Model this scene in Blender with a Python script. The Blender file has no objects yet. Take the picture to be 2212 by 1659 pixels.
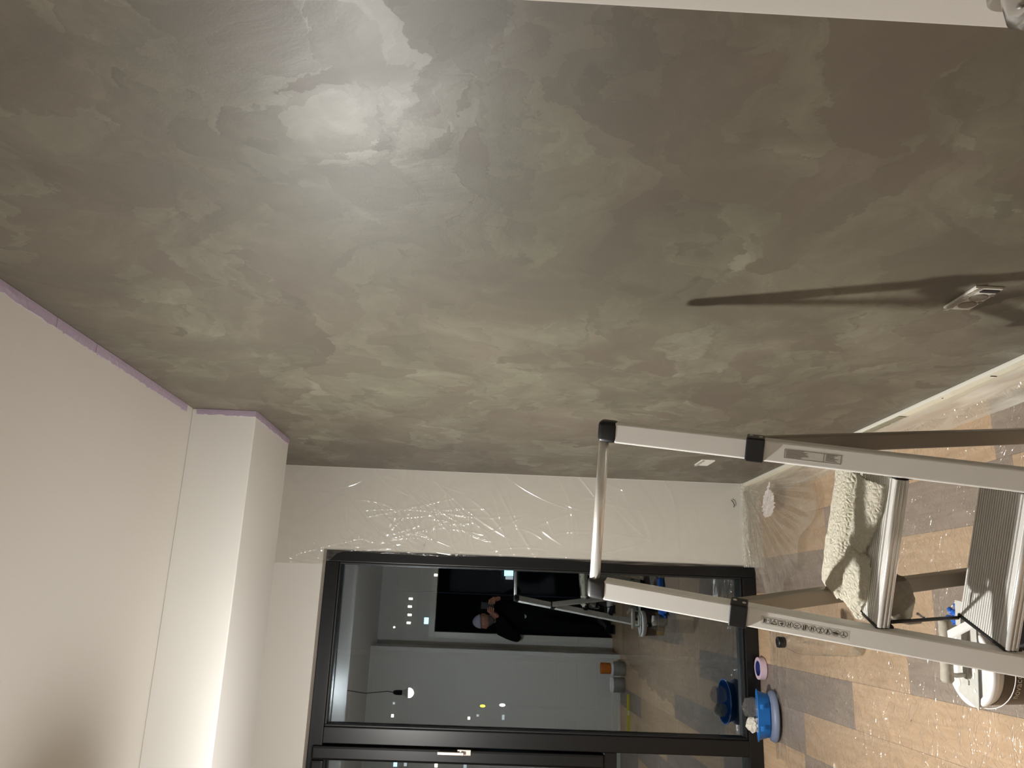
import bpy, bmesh, math, random
import numpy as np
from mathutils import Vector, Matrix
random.seed(7)
rng = np.random.default_rng(7)
SC = bpy.context.scene
COL = SC.collection

# ---------------------------------------------------------------- camera, world, lights, exposure
YAW, PITCH, ROLL, FPX = .274, -.025, .0449, 1692.3
fw = Vector((math.sin(YAW)*math.cos(PITCH), math.cos(YAW)*math.cos(PITCH), math.sin(PITCH)))
rt = Vector((math.cos(YAW), -math.sin(YAW), 0)); upv = rt.cross(fw)
r2 = rt*math.cos(ROLL) + upv*math.sin(ROLL); up2 = r2.cross(fw)
cam = bpy.data.cameras.new('camera'); cam.sensor_width = 36; cam.lens = 36*FPX/2212
cam.clip_start = .02; cam.clip_end = 400
co = bpy.data.objects.new('camera', cam); COL.objects.link(co)
X, Y, Z = -up2, r2, -fw                     # the phone was held on its side: image left is up
co.matrix_world = Matrix(((X.x, Y.x, Z.x, 0), (X.y, Y.y, Z.y, 0), (X.z, Y.z, Z.z, 1.5), (0, 0, 0, 1)))
SC.camera = co
SC.view_settings.view_transform = 'Standard'; SC.view_settings.look = 'None'
SC.view_settings.gamma = 1; SC.view_settings.use_curve_mapping = False
SC.view_settings.exposure = 1.42
w = bpy.data.worlds.new('night'); SC.world = w; w.use_nodes = True
w.node_tree.nodes['Background'].inputs[0].default_value = (.10, .13, .2, 1)
w.node_tree.nodes['Background'].inputs[1].default_value = .02
BULB = Vector((-.685, 2.46, 2.03))
BULB_L = 2190          # radiance of the diffuser of the LED bulb, the only lamp in the room
BULB_C = (1, .99, .95)

# ---------------------------------------------------------------- materials
def new_mat(name):
    m = bpy.data.materials.new(name); m.use_nodes = True
    nt = m.node_tree; nt.nodes.clear()
    out = nt.nodes.new('ShaderNodeOutputMaterial')
    return m, nt, out
def N(nt, typ, **kw):
    n = nt.nodes.new(typ)
    for k, v in kw.items():
        if k in n.inputs: n.inputs[k].default_value = v
        else: setattr(n, k, v)
    return n
def s2l(c):
    return tuple(((v/255)/12.92 if v/255 <= .04045 else ((v/255+.055)/1.055)**2.4) for v in c) + (1,)
def simple(name, rgb, rough=.5, metal=0, bump=0, bscale=60, var=0, spec=.5, alpha=None, coat=0):
    m, nt, out = new_mat(name)
    b = N(nt, 'ShaderNodeBsdfPrincipled'); b.inputs['Base Color'].default_value = s2l(rgb)
    b.inputs['Roughness'].default_value = rough; b.inputs['Metallic'].default_value = metal
    b.inputs['Specular IOR Level'].default_value = spec
    if coat: b.inputs['Coat Weight'].default_value = coat
    nt.links.new(b.outputs[0], out.inputs[0])
    if bump or var:
        tc = N(nt, 'ShaderNodeTexCoord'); no = N(nt, 'ShaderNodeTexNoise'); no.inputs['Scale'].default_value = bscale
        no.inputs['Detail'].default_value = 5
        nt.links.new(tc.outputs['Object'], no.inputs['Vector'])
        if bump:
            bp = N(nt, 'ShaderNodeBump'); bp.inputs['Strength'].default_value = bump; bp.inputs['Distance'].default_value = .002
            nt.links.new(no.outputs[0], bp.inputs['Height']); nt.links.new(bp.outputs[0], b.inputs['Normal'])
        if var:
            mx = N(nt, 'ShaderNodeMix', data_type='RGBA'); c = s2l(rgb)
            mx.inputs[6].default_value = tuple(v*(1-var) for v in c[:3])+(1,); mx.inputs[7].default_value = tuple(min(1, v*(1+var)) for v in c[:3])+(1,)
            nt.links.new(no.outputs[0], mx.inputs[0]); nt.links.new(mx.outputs[2], b.inputs['Base Color'])
    return m
M = {}
M['white'] = simple('white_paint', (218, 214, 207), .55, bump=.08, bscale=220)
M['wall_dim'] = simple('bounce_cut_taupe', (128, 118, 104), .6)  # for the unseen left wall, darkened to cut bounce light
M['beam'] = simple('beam_paint', (228, 226, 221), .5, bump=.06, bscale=200)
M['skirt'] = simple('skirting_white', (225, 221, 210), .35)
M['black'] = simple('black_aluminium', (13, 13, 14), .34, bump=.05, bscale=400, spec=.38)
M['gasket'] = simple('black_rubber', (10, 10, 10), .45)
M['alu'] = simple('satin_aluminium', (236, 234, 229), .5, metal=.0, bump=.03, bscale=500)
M['alu_leg'] = simple('grey_aluminium_leg', (150, 142, 130), .5, metal=.2)
M['alu_bright'] = simple('bright_aluminium', (235, 233, 228), .3, metal=.5)
M['step'] = simple('ribbed_aluminium', (222, 220, 215), .42, metal=.3)
M['plastic_black'] = simple('black_plastic', (16, 16, 17), .38)
M['plastic_worn'] = simple('worn_black_plastic', (44, 43, 43), .5, var=.9, bscale=40)
M['chrome'] = simple('chrome', (210, 208, 205), .2, metal=1)
M['steel_hot'] = simple('brushed_steel', (200, 190, 182), .3, metal=.9)
M['lilac'] = simple('lilac_tape', (182, 166, 186), .75, bump=.5, bscale=90, var=.12)
M['cream_tape'] = simple('cream_tape', (232, 226, 205), .6, bump=.4, bscale=120, var=.06)
M['plaster_smear'] = simple('grey_plaster_smear', (150, 144, 122), .7, var=.2, bscale=40)
M['dark_speck'] = simple('dark_speck', (50, 44, 34), .8)
M['sticker'] = simple('sticker_white', (214, 211, 203), .45)
M['ink'] = simple('ink', (40, 38, 38), .6)
M['ink_grey'] = simple('grey_ink', (112, 108, 104), .6)
M['blue_tub'] = simple('blue_plastic', (30, 120, 205), .35)
M['tub_base'] = simple('greyblue_plastic', (120, 130, 155), .45)
M['paper'] = simple('crumpled_paper', (225, 220, 208), .8, bump=.6, bscale=60)
M['bucket'] = simple('bucket_white', (214, 206, 194), .4)
M['lid'] = simple('lid_white', (235, 233, 230), .35)
M['label_brown'] = simple('label_brown', (78, 64, 48), .45)
M['label_ochre'] = simple('label_ochre', (172, 140, 80), .5)
M['label_pink'] = simple('label_rose', (132, 92, 84), .5)
M['text_light'] = simple('label_text', (205, 195, 178), .5)
M['smeared'] = simple('plaster_smeared_steel', (196, 194, 186), .5, metal=.15, bump=.6, bscale=45, var=.22)
M['stained_handle'] = simple('plaster_stained_handle', (172, 165, 150), .7, bump=.6, bscale=70, var=.3)
M['glove'] = simple('blue_nitrile', (38, 98, 190), .42)
M['dark_bucket'] = simple('dark_bucket', (34, 30, 30), .5)
M['rag'] = simple('grey_rag', (172, 166, 152), .9, bump=.4, bscale=80, var=.25)
M['orange'] = simple('orange_lid', (196, 106, 30), .5)
M['can'] = simple('stained_can', (150, 148, 142), .5, metal=.2, var=.35, bscale=12)
M['yellow'] = simple('yellow_level', (205, 190, 50), .5)
M['tape_core'] = simple('blue_core', (40, 52, 120), .6)
M['tape_sticker'] = simple('yellow_sticker', (215, 205, 70), .6)
M['tape_roll'] = simple('pale_lilac_roll', (214, 190, 206), .65)
M['skin'] = simple('skin', (196, 140, 118), .5, spec=.3)
M['cloth_black'] = simple('black_clothing', (10, 10, 11), .95, spec=.2)
M['cap'] = simple('pale_cap', (190, 190, 210), .8)
M['beard'] = simple('grey_beard', (120, 112, 104), .9, var=.3, bscale=200)
M['sole'] = simple('dark_sole', (24, 22, 22), .7)
M['eye'] = simple('eye_white', (220, 215, 205), .3)
M['lip'] = simple('lip', (160, 92, 84), .5)
M['hall'] = simple('hall_wall', (150, 150, 154), .8)
M['plate'] = simple('switch_plate', (232, 228, 218), .45)
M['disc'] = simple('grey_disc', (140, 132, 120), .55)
M['facade'] = simple('night_facade', (30, 32, 36), .9)

def emis(name, rgb, st):
    m, nt, out = new_mat(name); e = N(nt, 'ShaderNodeEmission'); e.inputs[0].default_value = s2l(rgb); e.inputs[1].default_value = st
    nt.links.new(e.outputs[0], out.inputs[0]); return m
def bulb_mat():
    m, nt, out = new_mat('bulb_glow'); e = N(nt, 'ShaderNodeEmission'); e.inputs[0].default_value = BULB_C + (1,)
    g = N(nt, 'ShaderNodeNewGeometry'); sp = N(nt, 'ShaderNodeSeparateXYZ'); nt.links.new(g.outputs['Normal'], sp.inputs[0])
    mr = N(nt, 'ShaderNodeMapRange'); mr.inputs['From Min'].default_value = -1; mr.inputs['From Max'].default_value = .7; mr.inputs['To Min'].default_value = BULB_L*1.04; mr.inputs['To Max'].default_value = BULB_L*.18
    nt.links.new(sp.outputs[2], mr.inputs[0]); nt.links.new(mr.outputs[0], e.inputs[1]); nt.links.new(e.outputs[0], out.inputs[0]); return m
M['bulb'] = bulb_mat()
M['bulb_base'] = simple('bulb_base_white', (225, 222, 215), .4)
M['lit_warm'] = emis('lit_window_warm', (255, 235, 200), 2.2)
M['lit_teal'] = emis('lit_window_teal', (150, 220, 235), 2.0)
M['lit_dim'] = emis('lit_window_dim', (190, 200, 200), .5)
M['lamp_yellow'] = emis('lamp_yellow', (255, 225, 30), 5)
M['lamp_white'] = emis('lamp_white', (225, 245, 255), 4)

def schlick(nt, f0, normal=None, top=1.0):
    lw = N(nt, 'ShaderNodeLayerWeight'); lw.inputs[0].default_value = .5
    if normal is not None: nt.links.new(normal, lw.inputs['Normal'])
    p = N(nt, 'ShaderNodeMath', operation='POWER'); p.inputs[1].default_value = 4; nt.links.new(lw.outputs['Facing'], p.inputs[0])
    m_ = N(nt, 'ShaderNodeMath', operation='MULTIPLY_ADD', use_clamp=True); m_.inputs[1].default_value = top-f0; m_.inputs[2].default_value = f0; nt.links.new(p.outputs[0], m_.inputs[0])
    return m_
def film_mat(name, haze, gloss_boost=1.0, bump=.4, scale=18, tint=(235, 228, 215), rough=.16, stretch=(1, 1, 1)):
    m, nt, out = new_mat(name)
    tc0 = N(nt, 'ShaderNodeTexCoord'); tc = N(nt, 'ShaderNodeMapping'); tc.inputs['Scale'].default_value = stretch; nt.links.new(tc0.outputs['Object'], tc.inputs[0])
    def ridge(sc, dist, detail):
        no = N(nt, 'ShaderNodeTexNoise'); no.inputs['Scale'].default_value = sc; no.inputs['Detail'].default_value = detail
        no.inputs['Distortion'].default_value = dist; nt.links.new(tc.outputs[0], no.inputs['Vector'])
        rd = N(nt, 'ShaderNodeMath', operation='SUBTRACT'); rd.inputs[1].default_value = .5; nt.links.new(no.outputs[0], rd.inputs[0])
        ab = N(nt, 'ShaderNodeMath', operation='ABSOLUTE'); nt.links.new(rd.outputs[0], ab.inputs[0])
        mr = N(nt, 'ShaderNodeMapRange'); mr.inputs['From Max'].default_value = .045; mr.inputs['To Min'].default_value = 1; mr.inputs['To Max'].default_value = 0; nt.links.new(ab.outputs[0], mr.inputs[0])
        return mr.outputs[0]
    ra, rb = ridge(scale, 1.6, 3), ridge(scale*.45, 2.4, 2)
    mk = N(nt, 'ShaderNodeTexNoise'); mk.inputs['Scale'].default_value = 3.1; nt.links.new(tc.outputs[0], mk.inputs['Vector'])
    mkr = N(nt, 'ShaderNodeMapRange'); mkr.inputs['From Min'].default_value = .42; mkr.inputs['From Max'].default_value = .62; nt.links.new(mk.outputs[0], mkr.inputs[0])
    ram = N(nt, 'ShaderNodeMath', operation='MULTIPLY'); nt.links.new(ra, ram.inputs[0]); nt.links.new(mkr.outputs[0], ram.inputs[1])
    ab = N(nt, 'ShaderNodeMath', operation='MAXIMUM'); nt.links.new(ram.outputs[0], ab.inputs[0]); nt.links.new(rb, ab.inputs[1])
    bp = N(nt, 'ShaderNodeBump'); bp.inputs['Strength'].default_value = bump; bp.inputs['Distance'].default_value = .004
    nt.links.new(ab.outputs[0], bp.inputs['Height'])
    hz = N(nt, 'ShaderNodeMath', operation='MULTIPLY_ADD', use_clamp=True); hz.inputs[1].default_value = min(.5, haze*.9); hz.inputs[2].default_value = haze; nt.links.new(ab.outputs[0], hz.inputs[0])
    tr = N(nt, 'ShaderNodeBsdfTransparent'); tr.inputs[0].default_value = (.97, .965, .95, 1)
    df = N(nt, 'ShaderNodeBsdfDiffuse'); df.inputs[0].default_value = s2l(tint)
    tl = N(nt, 'ShaderNodeBsdfTranslucent'); tl.inputs[0].default_value = s2l(tint)
    dd = N(nt, 'ShaderNodeMixShader'); dd.inputs[0].default_value = .4
    nt.links.new(df.outputs[0], dd.inputs[1]); nt.links.new(tl.outputs[0], dd.inputs[2])
    m1 = N(nt, 'ShaderNodeMixShader'); nt.links.new(hz.outputs[0], m1.inputs[0])
    nt.links.new(tr.outputs[0], m1.inputs[1]); nt.links.new(dd.outputs[0], m1.inputs[2])
    gl = N(nt, 'ShaderNodeBsdfGlossy'); gl.inputs['Roughness'].default_value = rough; nt.links.new(bp.outputs[0], gl.inputs['Normal'])
    mu = schlick(nt, .05*gloss_boost, bp.outputs[0], .6)
    m2 = N(nt, 'ShaderNodeMixShader'); nt.links.new(mu.outputs[0], m2.inputs[0]); nt.links.new(m1.outputs[0], m2.inputs[1]); nt.links.new(gl.outputs[0], m2.inputs[2])
    nt.links.new(m2.outputs[0], out.inputs[0]); return m
M['film_wall'] = film_mat('wall_film', .035, 2.0, bump=.05, scale=3.0, rough=.2)
M['film_floor'] = film_mat('floor_film', .13, 1.6, bump=.6, scale=20)
M['film_milky'] = film_mat('milky_film', .42, 1.0, bump=.3, scale=9, stretch=(1, .08, 1), tint=(240, 234, 222))
M['film_fan'] = film_mat('fanned_film', .10, 1.6, bump=.1, scale=6, tint=(238, 230, 216))
M['film_edge'] = film_mat('bunched_film', .35, 1.6, bump=.9, scale=26, tint=(240, 236, 226))
M['film_bag'] = film_mat('clear_bag', .08, 2.0, bump=1, scale=20, rough=.08)
M['scrap'] = film_mat('white_scrap', .75, 1, bump=.8, scale=40, tint=(250, 244, 240))
M['bottle'] = film_mat('bottle_plastic', .05, 4, bump=.1, scale=9, rough=.06)

def glass():
    m, nt, out = new_mat('window_glass')
    tr = N(nt, 'ShaderNodeBsdfTransparent'); tr.inputs[0].default_value = (.8, .83, .85, 1)
    gl = N(nt, 'ShaderNodeBsdfGlossy'); gl.inputs['Roughness'].default_value = .004; gl.inputs[0].default_value = (.82, .92, 1, 1)
    fr = schlick(nt, .17)
    mx = N(nt, 'ShaderNodeMixShader'); nt.links.new(fr.outputs[0], mx.inputs[0]); nt.links.new(tr.outputs[0], mx.inputs[1]); nt.links.new(gl.outputs[0], mx.inputs[2])
    nt.links.new(mx.outputs[0], out.inputs[0]); return m
M['glass'] = glass()

def wood(name, c1, c2, c3):
    m, nt, out = new_mat(name)
    b = N(nt, 'ShaderNodeBsdfPrincipled'); b.inputs['Roughness'].default_value = .42; b.inputs['Specular IOR Level'].default_value = .35
    nt.links.new(b.outputs[0], out.inputs[0])
    tc = N(nt, 'ShaderNodeTexCoord'); oi = N(nt, 'ShaderNodeObjectInfo')
    ad = N(nt, 'ShaderNodeVectorMath', operation='ADD'); sc = N(nt, 'ShaderNodeVectorMath', operation='SCALE'); sc.inputs['Scale'].default_value = 37
    cb = N(nt, 'ShaderNodeCombineXYZ'); nt.links.new(oi.outputs['Random'], cb.inputs[0]); nt.links.new(oi.outputs['Random'], cb.inputs[1])
    nt.links.new(cb.outputs[0], sc.inputs[0]); nt.links.new(tc.outputs['Object'], ad.inputs[0]); nt.links.new(sc.outputs[0], ad.inputs[1])
    mp = N(nt, 'ShaderNodeMapping'); mp.inputs['Scale'].default_value = (26, 2.2, 1); nt.links.new(ad.outputs[0], mp.inputs[0])
    n1 = N(nt, 'ShaderNodeTexNoise'); n1.inputs['Scale'].default_value = 1.4; n1.inputs['Detail'].default_value = 8; n1.inputs['Distortion'].default_value = 1.4
    nt.links.new(mp.outputs[0], n1.inputs[0])
    mp2 = N(nt, 'ShaderNodeMapping'); mp2.inputs['Scale'].default_value = (5, 1.3, 1); nt.links.new(ad.outputs[0], mp2.inputs[0])
    n2 = N(nt, 'ShaderNodeTexNoise'); n2.inputs['Scale'].default_value = 1.5; n2.inputs['Detail'].default_value = 4; nt.links.new(mp2.outputs[0], n2.inputs[0])
    cr = N(nt, 'ShaderNodeValToRGB'); e = cr.color_ramp.elements; e[0].position = .3; e[0].color = s2l(c1); e[1].position = .7; e[1].color = s2l(c2)
    nt.links.new(n1.outputs[0], cr.inputs[0])
    r2_ = N(nt, 'ShaderNodeMapRange'); r2_.inputs['From Min'].default_value = .45; r2_.inputs['From Max'].default_value = .75; nt.links.new(n2.outputs[0], r2_.inputs[0])
    mx = N(nt, 'ShaderNodeMix', data_type='RGBA'); mx.inputs[7].default_value = s2l(c3); nt.links.new(cr.outputs[0], mx.inputs[6])
    ml = N(nt, 'ShaderNodeMath', operation='MULTIPLY'); ml.inputs[1].default_value = .55; nt.links.new(r2_.outputs[0], ml.inputs[0]); nt.links.new(ml.outputs[0], mx.inputs[0])
    hs = N(nt, 'ShaderNodeHueSaturation'); mr = N(nt, 'ShaderNodeMapRange'); mr.inputs['To Min'].default_value = .9; mr.inputs['To Max'].default_value = 1.1
    nt.links.new(oi.outputs['Random'], mr.inputs[0]); nt.links.new(mr.outputs[0], hs.inputs['Value']); nt.links.new(mx.outputs[2], hs.inputs['Color'])
    # white plaster spatter and small stains on the boards
    n3 = N(nt, 'ShaderNodeTexNoise'); n3.inputs['Scale'].default_value = 34; n3.inputs['Detail'].default_value = 2; nt.links.new(ad.outputs[0], n3.inputs[0])
    r3 = N(nt, 'ShaderNodeMapRange'); r3.inputs['From Min'].default_value = .74; r3.inputs['From Max'].default_value = .78; nt.links.new(n3.outputs[0], r3.inputs[0])
    mx2 = N(nt, 'ShaderNodeMix', data_type='RGBA'); mx2.inputs[7].default_value = s2l((88, 68, 50)); nt.links.new(r3.outputs[0], mx2.inputs[0]); nt.links.new(hs.outputs[0], mx2.inputs[6])
    nt.links.new(mx2.outputs[2], b.inputs['Base Color'])
    bp = N(nt, 'ShaderNodeBump'); bp.inputs['Strength'].default_value = .12; bp.inputs['Distance'].default_value = .002; nt.links.new(n1.outputs[0], bp.inputs['Height']); nt.links.new(bp.outputs[0], b.inputs['Normal'])
    return m
M['wood_tan'] = wood('oak_laminate_tan', (186, 155, 122), (208, 178, 146), (172, 140, 106))
M['wood_grey'] = wood('oak_laminate_grey', (138, 121, 110), (160, 143, 130), (126, 108, 95))

def limewash():
    m, nt, out = new_mat('trowelled_limewash')
    b = N(nt, 'ShaderNodeBsdfPrincipled'); nt.links.new(b.outputs[0], out.inputs[0])
    tc = N(nt, 'ShaderNodeTexCoord')
    # swirling warp so that the trowel strokes bend
    wn = N(nt, 'ShaderNodeTexNoise'); wn.inputs['Scale'].default_value = 1.3; wn.inputs['Detail'].default_value = 3; nt.links.new(tc.outputs['Object'], wn.inputs[0])
    ws = N(nt, 'ShaderNodeVectorMath', operation='SUBTRACT'); ws.inputs[1].default_value = (.5, .5, .5); nt.links.new(wn.outputs['Color'], ws.inputs[0])
    wm = N(nt, 'ShaderNodeVectorMath', operation='SCALE'); wm.inputs['Scale'].default_value = .55; nt.links.new(ws.outputs[0], wm.inputs[0])
    wa = N(nt, 'ShaderNodeVectorMath', operation='ADD'); nt.links.new(tc.outputs['Object'], wa.inputs[0]); nt.links.new(wm.outputs[0], wa.inputs[1])
    wn2 = N(nt, 'ShaderNodeTexNoise'); wn2.inputs['Scale'].default_value = 9; wn2.inputs['Detail'].default_value = 7; wn2.inputs['Roughness'].default_value = .62; nt.links.new(tc.outputs['Object'], wn2.inputs[0])
    ws2 = N(nt, 'ShaderNodeVectorMath', operation='SUBTRACT'); ws2.inputs[1].default_value = (.5, .5, .5); nt.links.new(wn2.outputs['Color'], ws2.inputs[0])
    wm2 = N(nt, 'ShaderNodeVectorMath', operation='SCALE'); wm2.inputs['Scale'].default_value = .17; nt.links.new(ws2.outputs[0], wm2.inputs[0])
    wb = N(nt, 'ShaderNodeVectorMath', operation='ADD'); nt.links.new(wa.outputs[0], wb.inputs[0]); nt.links.new(wm2.outputs[0], wb.inputs[1])
    def mth(op, a, bb=None, clamp=False):
        n = N(nt, 'ShaderNodeMath', operation=op, use_clamp=clamp)
        for i, v in enumerate((a, bb)):
            if v is None: continue
            if isinstance(v, (int, float)): n.inputs[i].default_value = v
            else: nt.links.new(v, n.inputs[i])
        return n.outputs[0]
    def vor(scale, rot, st, warp):
        mp = N(nt, 'ShaderNodeMapping'); mp.inputs['Rotation'].default_value = (rot, 0, 0); mp.inputs['Scale'].default_value = (1, st[0]*scale, st[1]*scale); nt.links.new(warp.outputs[0], mp.inputs[0])
        v = N(nt, 'ShaderNodeTexVoronoi'); v.inputs['Scale'].default_value = 1; nt.links.new(mp.outputs[0], v.inputs['Vector'])
        sp = N(nt, 'ShaderNodeSeparateColor'); nt.links.new(v.outputs['Color'], sp.inputs[0])
        # each trowel dab fades along its own direction, so one edge stays crisp
        sb = N(nt, 'ShaderNodeVectorMath', operation='SUBTRACT'); nt.links.new(mp.outputs[0], sb.inputs[0]); nt.links.new(v.outputs['Position'], sb.inputs[1])
        dr = N(nt, 'ShaderNodeVectorMath', operation='SUBTRACT'); dr.inputs[1].default_value = (.5, .5, .5); nt.links.new(v.outputs['Color'], dr.inputs[0])
        dt = N(nt, 'ShaderNodeVectorMath', operation='DOT_PRODUCT'); nt.links.new(sb.outputs[0], dt.inputs[0]); nt.links.new(dr.outputs[0], dt.inputs[1])
        val = mth('ADD', mth('MULTIPLY', sp.outputs[0], .75), mth('MULTIPLY', dt.outputs['Value'], 1.1))
        return val, sp.outputs[1]
    A, A2 = vor(2.3, .5, (.8, 1.4), wb); B, B2 = vor(5.5, -.35, (1.0, 1.5), wb); Cc, C2 = vor(13, .25, (1.0, 1.7), wb); D, D2 = vor(27, -.1, (.9, 1.9), wb)
    n5 = N(nt, 'ShaderNodeTexNoise'); n5.inputs['Scale'].default_value = 2.2; n5.inputs['Detail'].default_value = 9; n5.inputs['Roughness'].default_value = .6; n5.inputs['Distortion'].default_value = .8
    nt.links.new(wa.outputs[0], n5.inputs[0])
    n6 = N(nt, 'ShaderNodeTexNoise'); n6.inputs['Scale'].default_value = .9; n6.inputs['Detail'].default_value = 2; nt.links.new(tc.outputs['Object'], n6.inputs[0])
    msk = N(nt, 'ShaderNodeMapRange'); msk.inputs['From Min'].default_value = .4; msk.inputs['From Max'].default_value = .62; nt.links.new(n5.outputs[0], msk.inputs[0])
    m2 = N(nt, 'ShaderNodeMapRange'); m2.inputs['From Min'].default_value = .45; m2.inputs['From Max'].default_value = .55; nt.links.new(B2, m2.inputs[0])
    t = mth('MULTIPLY', A, .26)
    t = mth('ADD', t, mth('MULTIPLY', mth('MULTIPLY', B, msk.outputs[0]), .34))
    t = mth('ADD', t, mth('MULTIPLY', mth('MULTIPLY', Cc, m2.outputs[0]), .26))
    t = mth('ADD', t, mth('MULTIPLY', mth('MULTIPLY', D, msk.outputs[0]), .12))
    t = mth('ADD', t, mth('MULTIPLY', n5.outputs[0], .50))
    cr = N(nt, 'ShaderNodeValToRGB'); el = cr.color_ramp.elements
    el[0].position = .12; el[0].color = s2l((90, 83, 71)); el[1].position = .98; el[1].color = s2l((132, 127, 112))
    x = el.new(.42); x.color = s2l((102, 95, 82)); x = el.new(.65); x.color = s2l((114, 108, 94))
    nt.links.new(t, cr.inputs[0])
    # slight cool / warm drift between batches
    mx = N(nt, 'ShaderNodeMix', data_type='RGBA', blend_type='MULTIPLY'); mx.inputs[0].default_value = 1
    cr2 = N(nt, 'ShaderNodeValToRGB'); e2 = cr2.color_ramp.elements; e2[0].position = .35; e2[0].color = (1.0, .955, .95, 1); e2[1].position = .65; e2[1].color = (.96, 1.0, .955, 1)
    ct = mth('ADD', mth('MULTIPLY', n6.outputs[0], .75), mth('MULTIPLY', B2, .25)); nt.links.new(ct, cr2.inputs[0])
    nt.links.new(cr.outputs[0], mx.inputs[6]); nt.links.new(cr2.outputs[0], mx.inputs[7]); nt.links.new(mx.outputs[2], b.inputs['Base Color'])
    rr = N(nt, 'ShaderNodeMapRange'); rr.inputs['From Min'].default_value = .3; rr.inputs['From Max'].default_value = .9; rr.inputs['To Min'].default_value = .50; rr.inputs['To Max'].default_value = .39
    nt.links.new(t, rr.inputs[0]); nt.links.new(rr.outputs[0], b.inputs['Roughness']); b.inputs['Specular IOR Level'].default_value = .55
    fn = N(nt, 'ShaderNodeTexNoise'); fn.inputs['Scale'].default_value = 170; fn.inputs['Detail'].default_value = 3; nt.links.new(tc.outputs['Object'], fn.inputs[0])
    h = mth('ADD', mth('MULTIPLY', t, 1.0), mth('MULTIPLY', fn.outputs[0], .06))
    bp = N(nt, 'ShaderNodeBump'); bp.inputs['Strength'].default_value = .55; bp.inputs['Distance'].default_value = .003; nt.links.new(h, bp.inputs['Height']); nt.links.new(bp.outputs[0], b.inputs['Normal'])
    return m
M['lime'] = limewash()

def crust():
    m, nt, out = new_mat('plaster_crusted_cloth')
    b = N(nt, 'ShaderNodeBsdfPrincipled'); b.inputs['Roughness'].default_value = .85; nt.links.new(b.outputs[0], out.inputs[0])
    tc = N(nt, 'ShaderNodeTexCoord')
    a = N(nt, 'ShaderNodeTexNoise'); a.inputs['Scale'].default_value = 14; a.inputs['Detail'].default_value = 5; nt.links.new(tc.outputs['Object'], a.inputs[0])
    cr = N(nt, 'ShaderNodeValToRGB'); e = cr.color_ramp.elements; e[0].position = .3; e[0].color = s2l((128, 112, 80)); e[1].position = .40; e[1].color = s2l((236, 230, 213)); nt.links.new(a.outputs[0], cr.inputs[0])
    v = N(nt, 'ShaderNodeTexVoronoi', feature='DISTANCE_TO_EDGE'); v.inputs['Scale'].default_value = 90; nt.links.new(tc.outputs['Object'], v.inputs[0])
    bp = N(nt, 'ShaderNodeBump'); bp.inputs['Strength'].default_value = 1; bp.inputs['Distance'].default_value = .006; nt.links.new(v.outputs[0], bp.inputs['Height']); nt.links.new(bp.outputs[0], b.inputs['Normal'])
    nt.links.new(cr.outputs[0], b.inputs['Base Color']); return m
M['crust'] = crust()

# ---------------------------------------------------------------- mesh helpers
def link(name, bm, mat, parent=None, smooth=False, **props):
    me = bpy.data.meshes.new(name); bm.to_mesh(me); bm.free()
    if smooth:
        for p in me.polygons: p.use_smooth = True
    for m_ in (mat if isinstance(mat, (list, tuple)) else [mat]): me.materials.append(m_)
    o = bpy.data.objects.new(name, me); COL.objects.link(o)
    if parent is not None:
        o.parent = parent; o.matrix_parent_inverse = Matrix.Translation(-parent.location)
        if parent.parent: o.matrix_parent_inverse = Matrix.Identity(4); o.matrix_parent_inverse = pworld(parent).inverted()
    for k, v in props.items(): o[k] = v
    return o
def pworld(o):
    m = Matrix.Identity(4)
    while o is not None:
        m = o.matrix_parent_inverse @ o.matrix_basis @ m if o.parent else o.matrix_basis @ m
        o = o.parent
    return m
def thing(name, label, cat, loc=(0, 0, 0), group=None):
    o = bpy.data.objects.new(name, None); COL.objects.link(o); o.location = loc; o.empty_display_size = .05
    o['label'] = label; o['category'] = cat
    if group: o['group'] = group
    return o
def tag(o, label, cat, group=None):
    o['label'] = label; o['category'] = cat
    if group: o['group'] = group
    return o
def box(bm, x0, x1, y0, y1, z0, z1, bev=0):
    vs = [bm.verts.new((x, y, z)) for x in (x0, x1) for y in (y0, y1) for z in (z0, z1)]
    f = [(0, 1, 3, 2), (4, 6, 7, 5), (0, 4, 5, 1), (2, 3, 7, 6), (0, 2, 6, 4), (1, 5, 7, 3)]
    fs = [bm.faces.new([vs[i] for i in q]) for q in f]
    if bev: bmesh.ops.bevel(bm, geom=list({e for q in fs for e in q.edges}), offset=bev, segments=2, affect='EDGES', profile=.6)
def obar(bm, p0, p1, u, v, wu, wv, bev=0, wu1=None, wv1=None):
    """bar from p0 to p1 with section width wu along u and wv along v"""
    p0, p1, u, v = Vector(p0), Vector(p1), Vector(u), Vector(v); wu1 = wu1 or wu; wv1 = wv1 or wv
    vs = [bm.verts.new(p + u*(su*a/2) + v*(sv*c/2)) for p, a, c in ((p0, wu, wv), (p1, wu1, wv1)) for su in (-1, 1) for sv in (-1, 1)]
    f = [(0, 1, 3, 2), (4, 6, 7, 5), (0, 4, 5, 1), (2, 3, 7, 6), (0, 2, 6, 4), (1, 5, 7, 3)]
    fs = [bm.faces.new([vs[i] for i in q]) for q in f]
    bmesh.ops.recalc_face_normals(bm, faces=fs)
    if bev: bmesh.ops.bevel(bm, geom=list({e for q in fs for e in q.edges}), offset=bev, segments=3, affect='EDGES', profile=.5)
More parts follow.
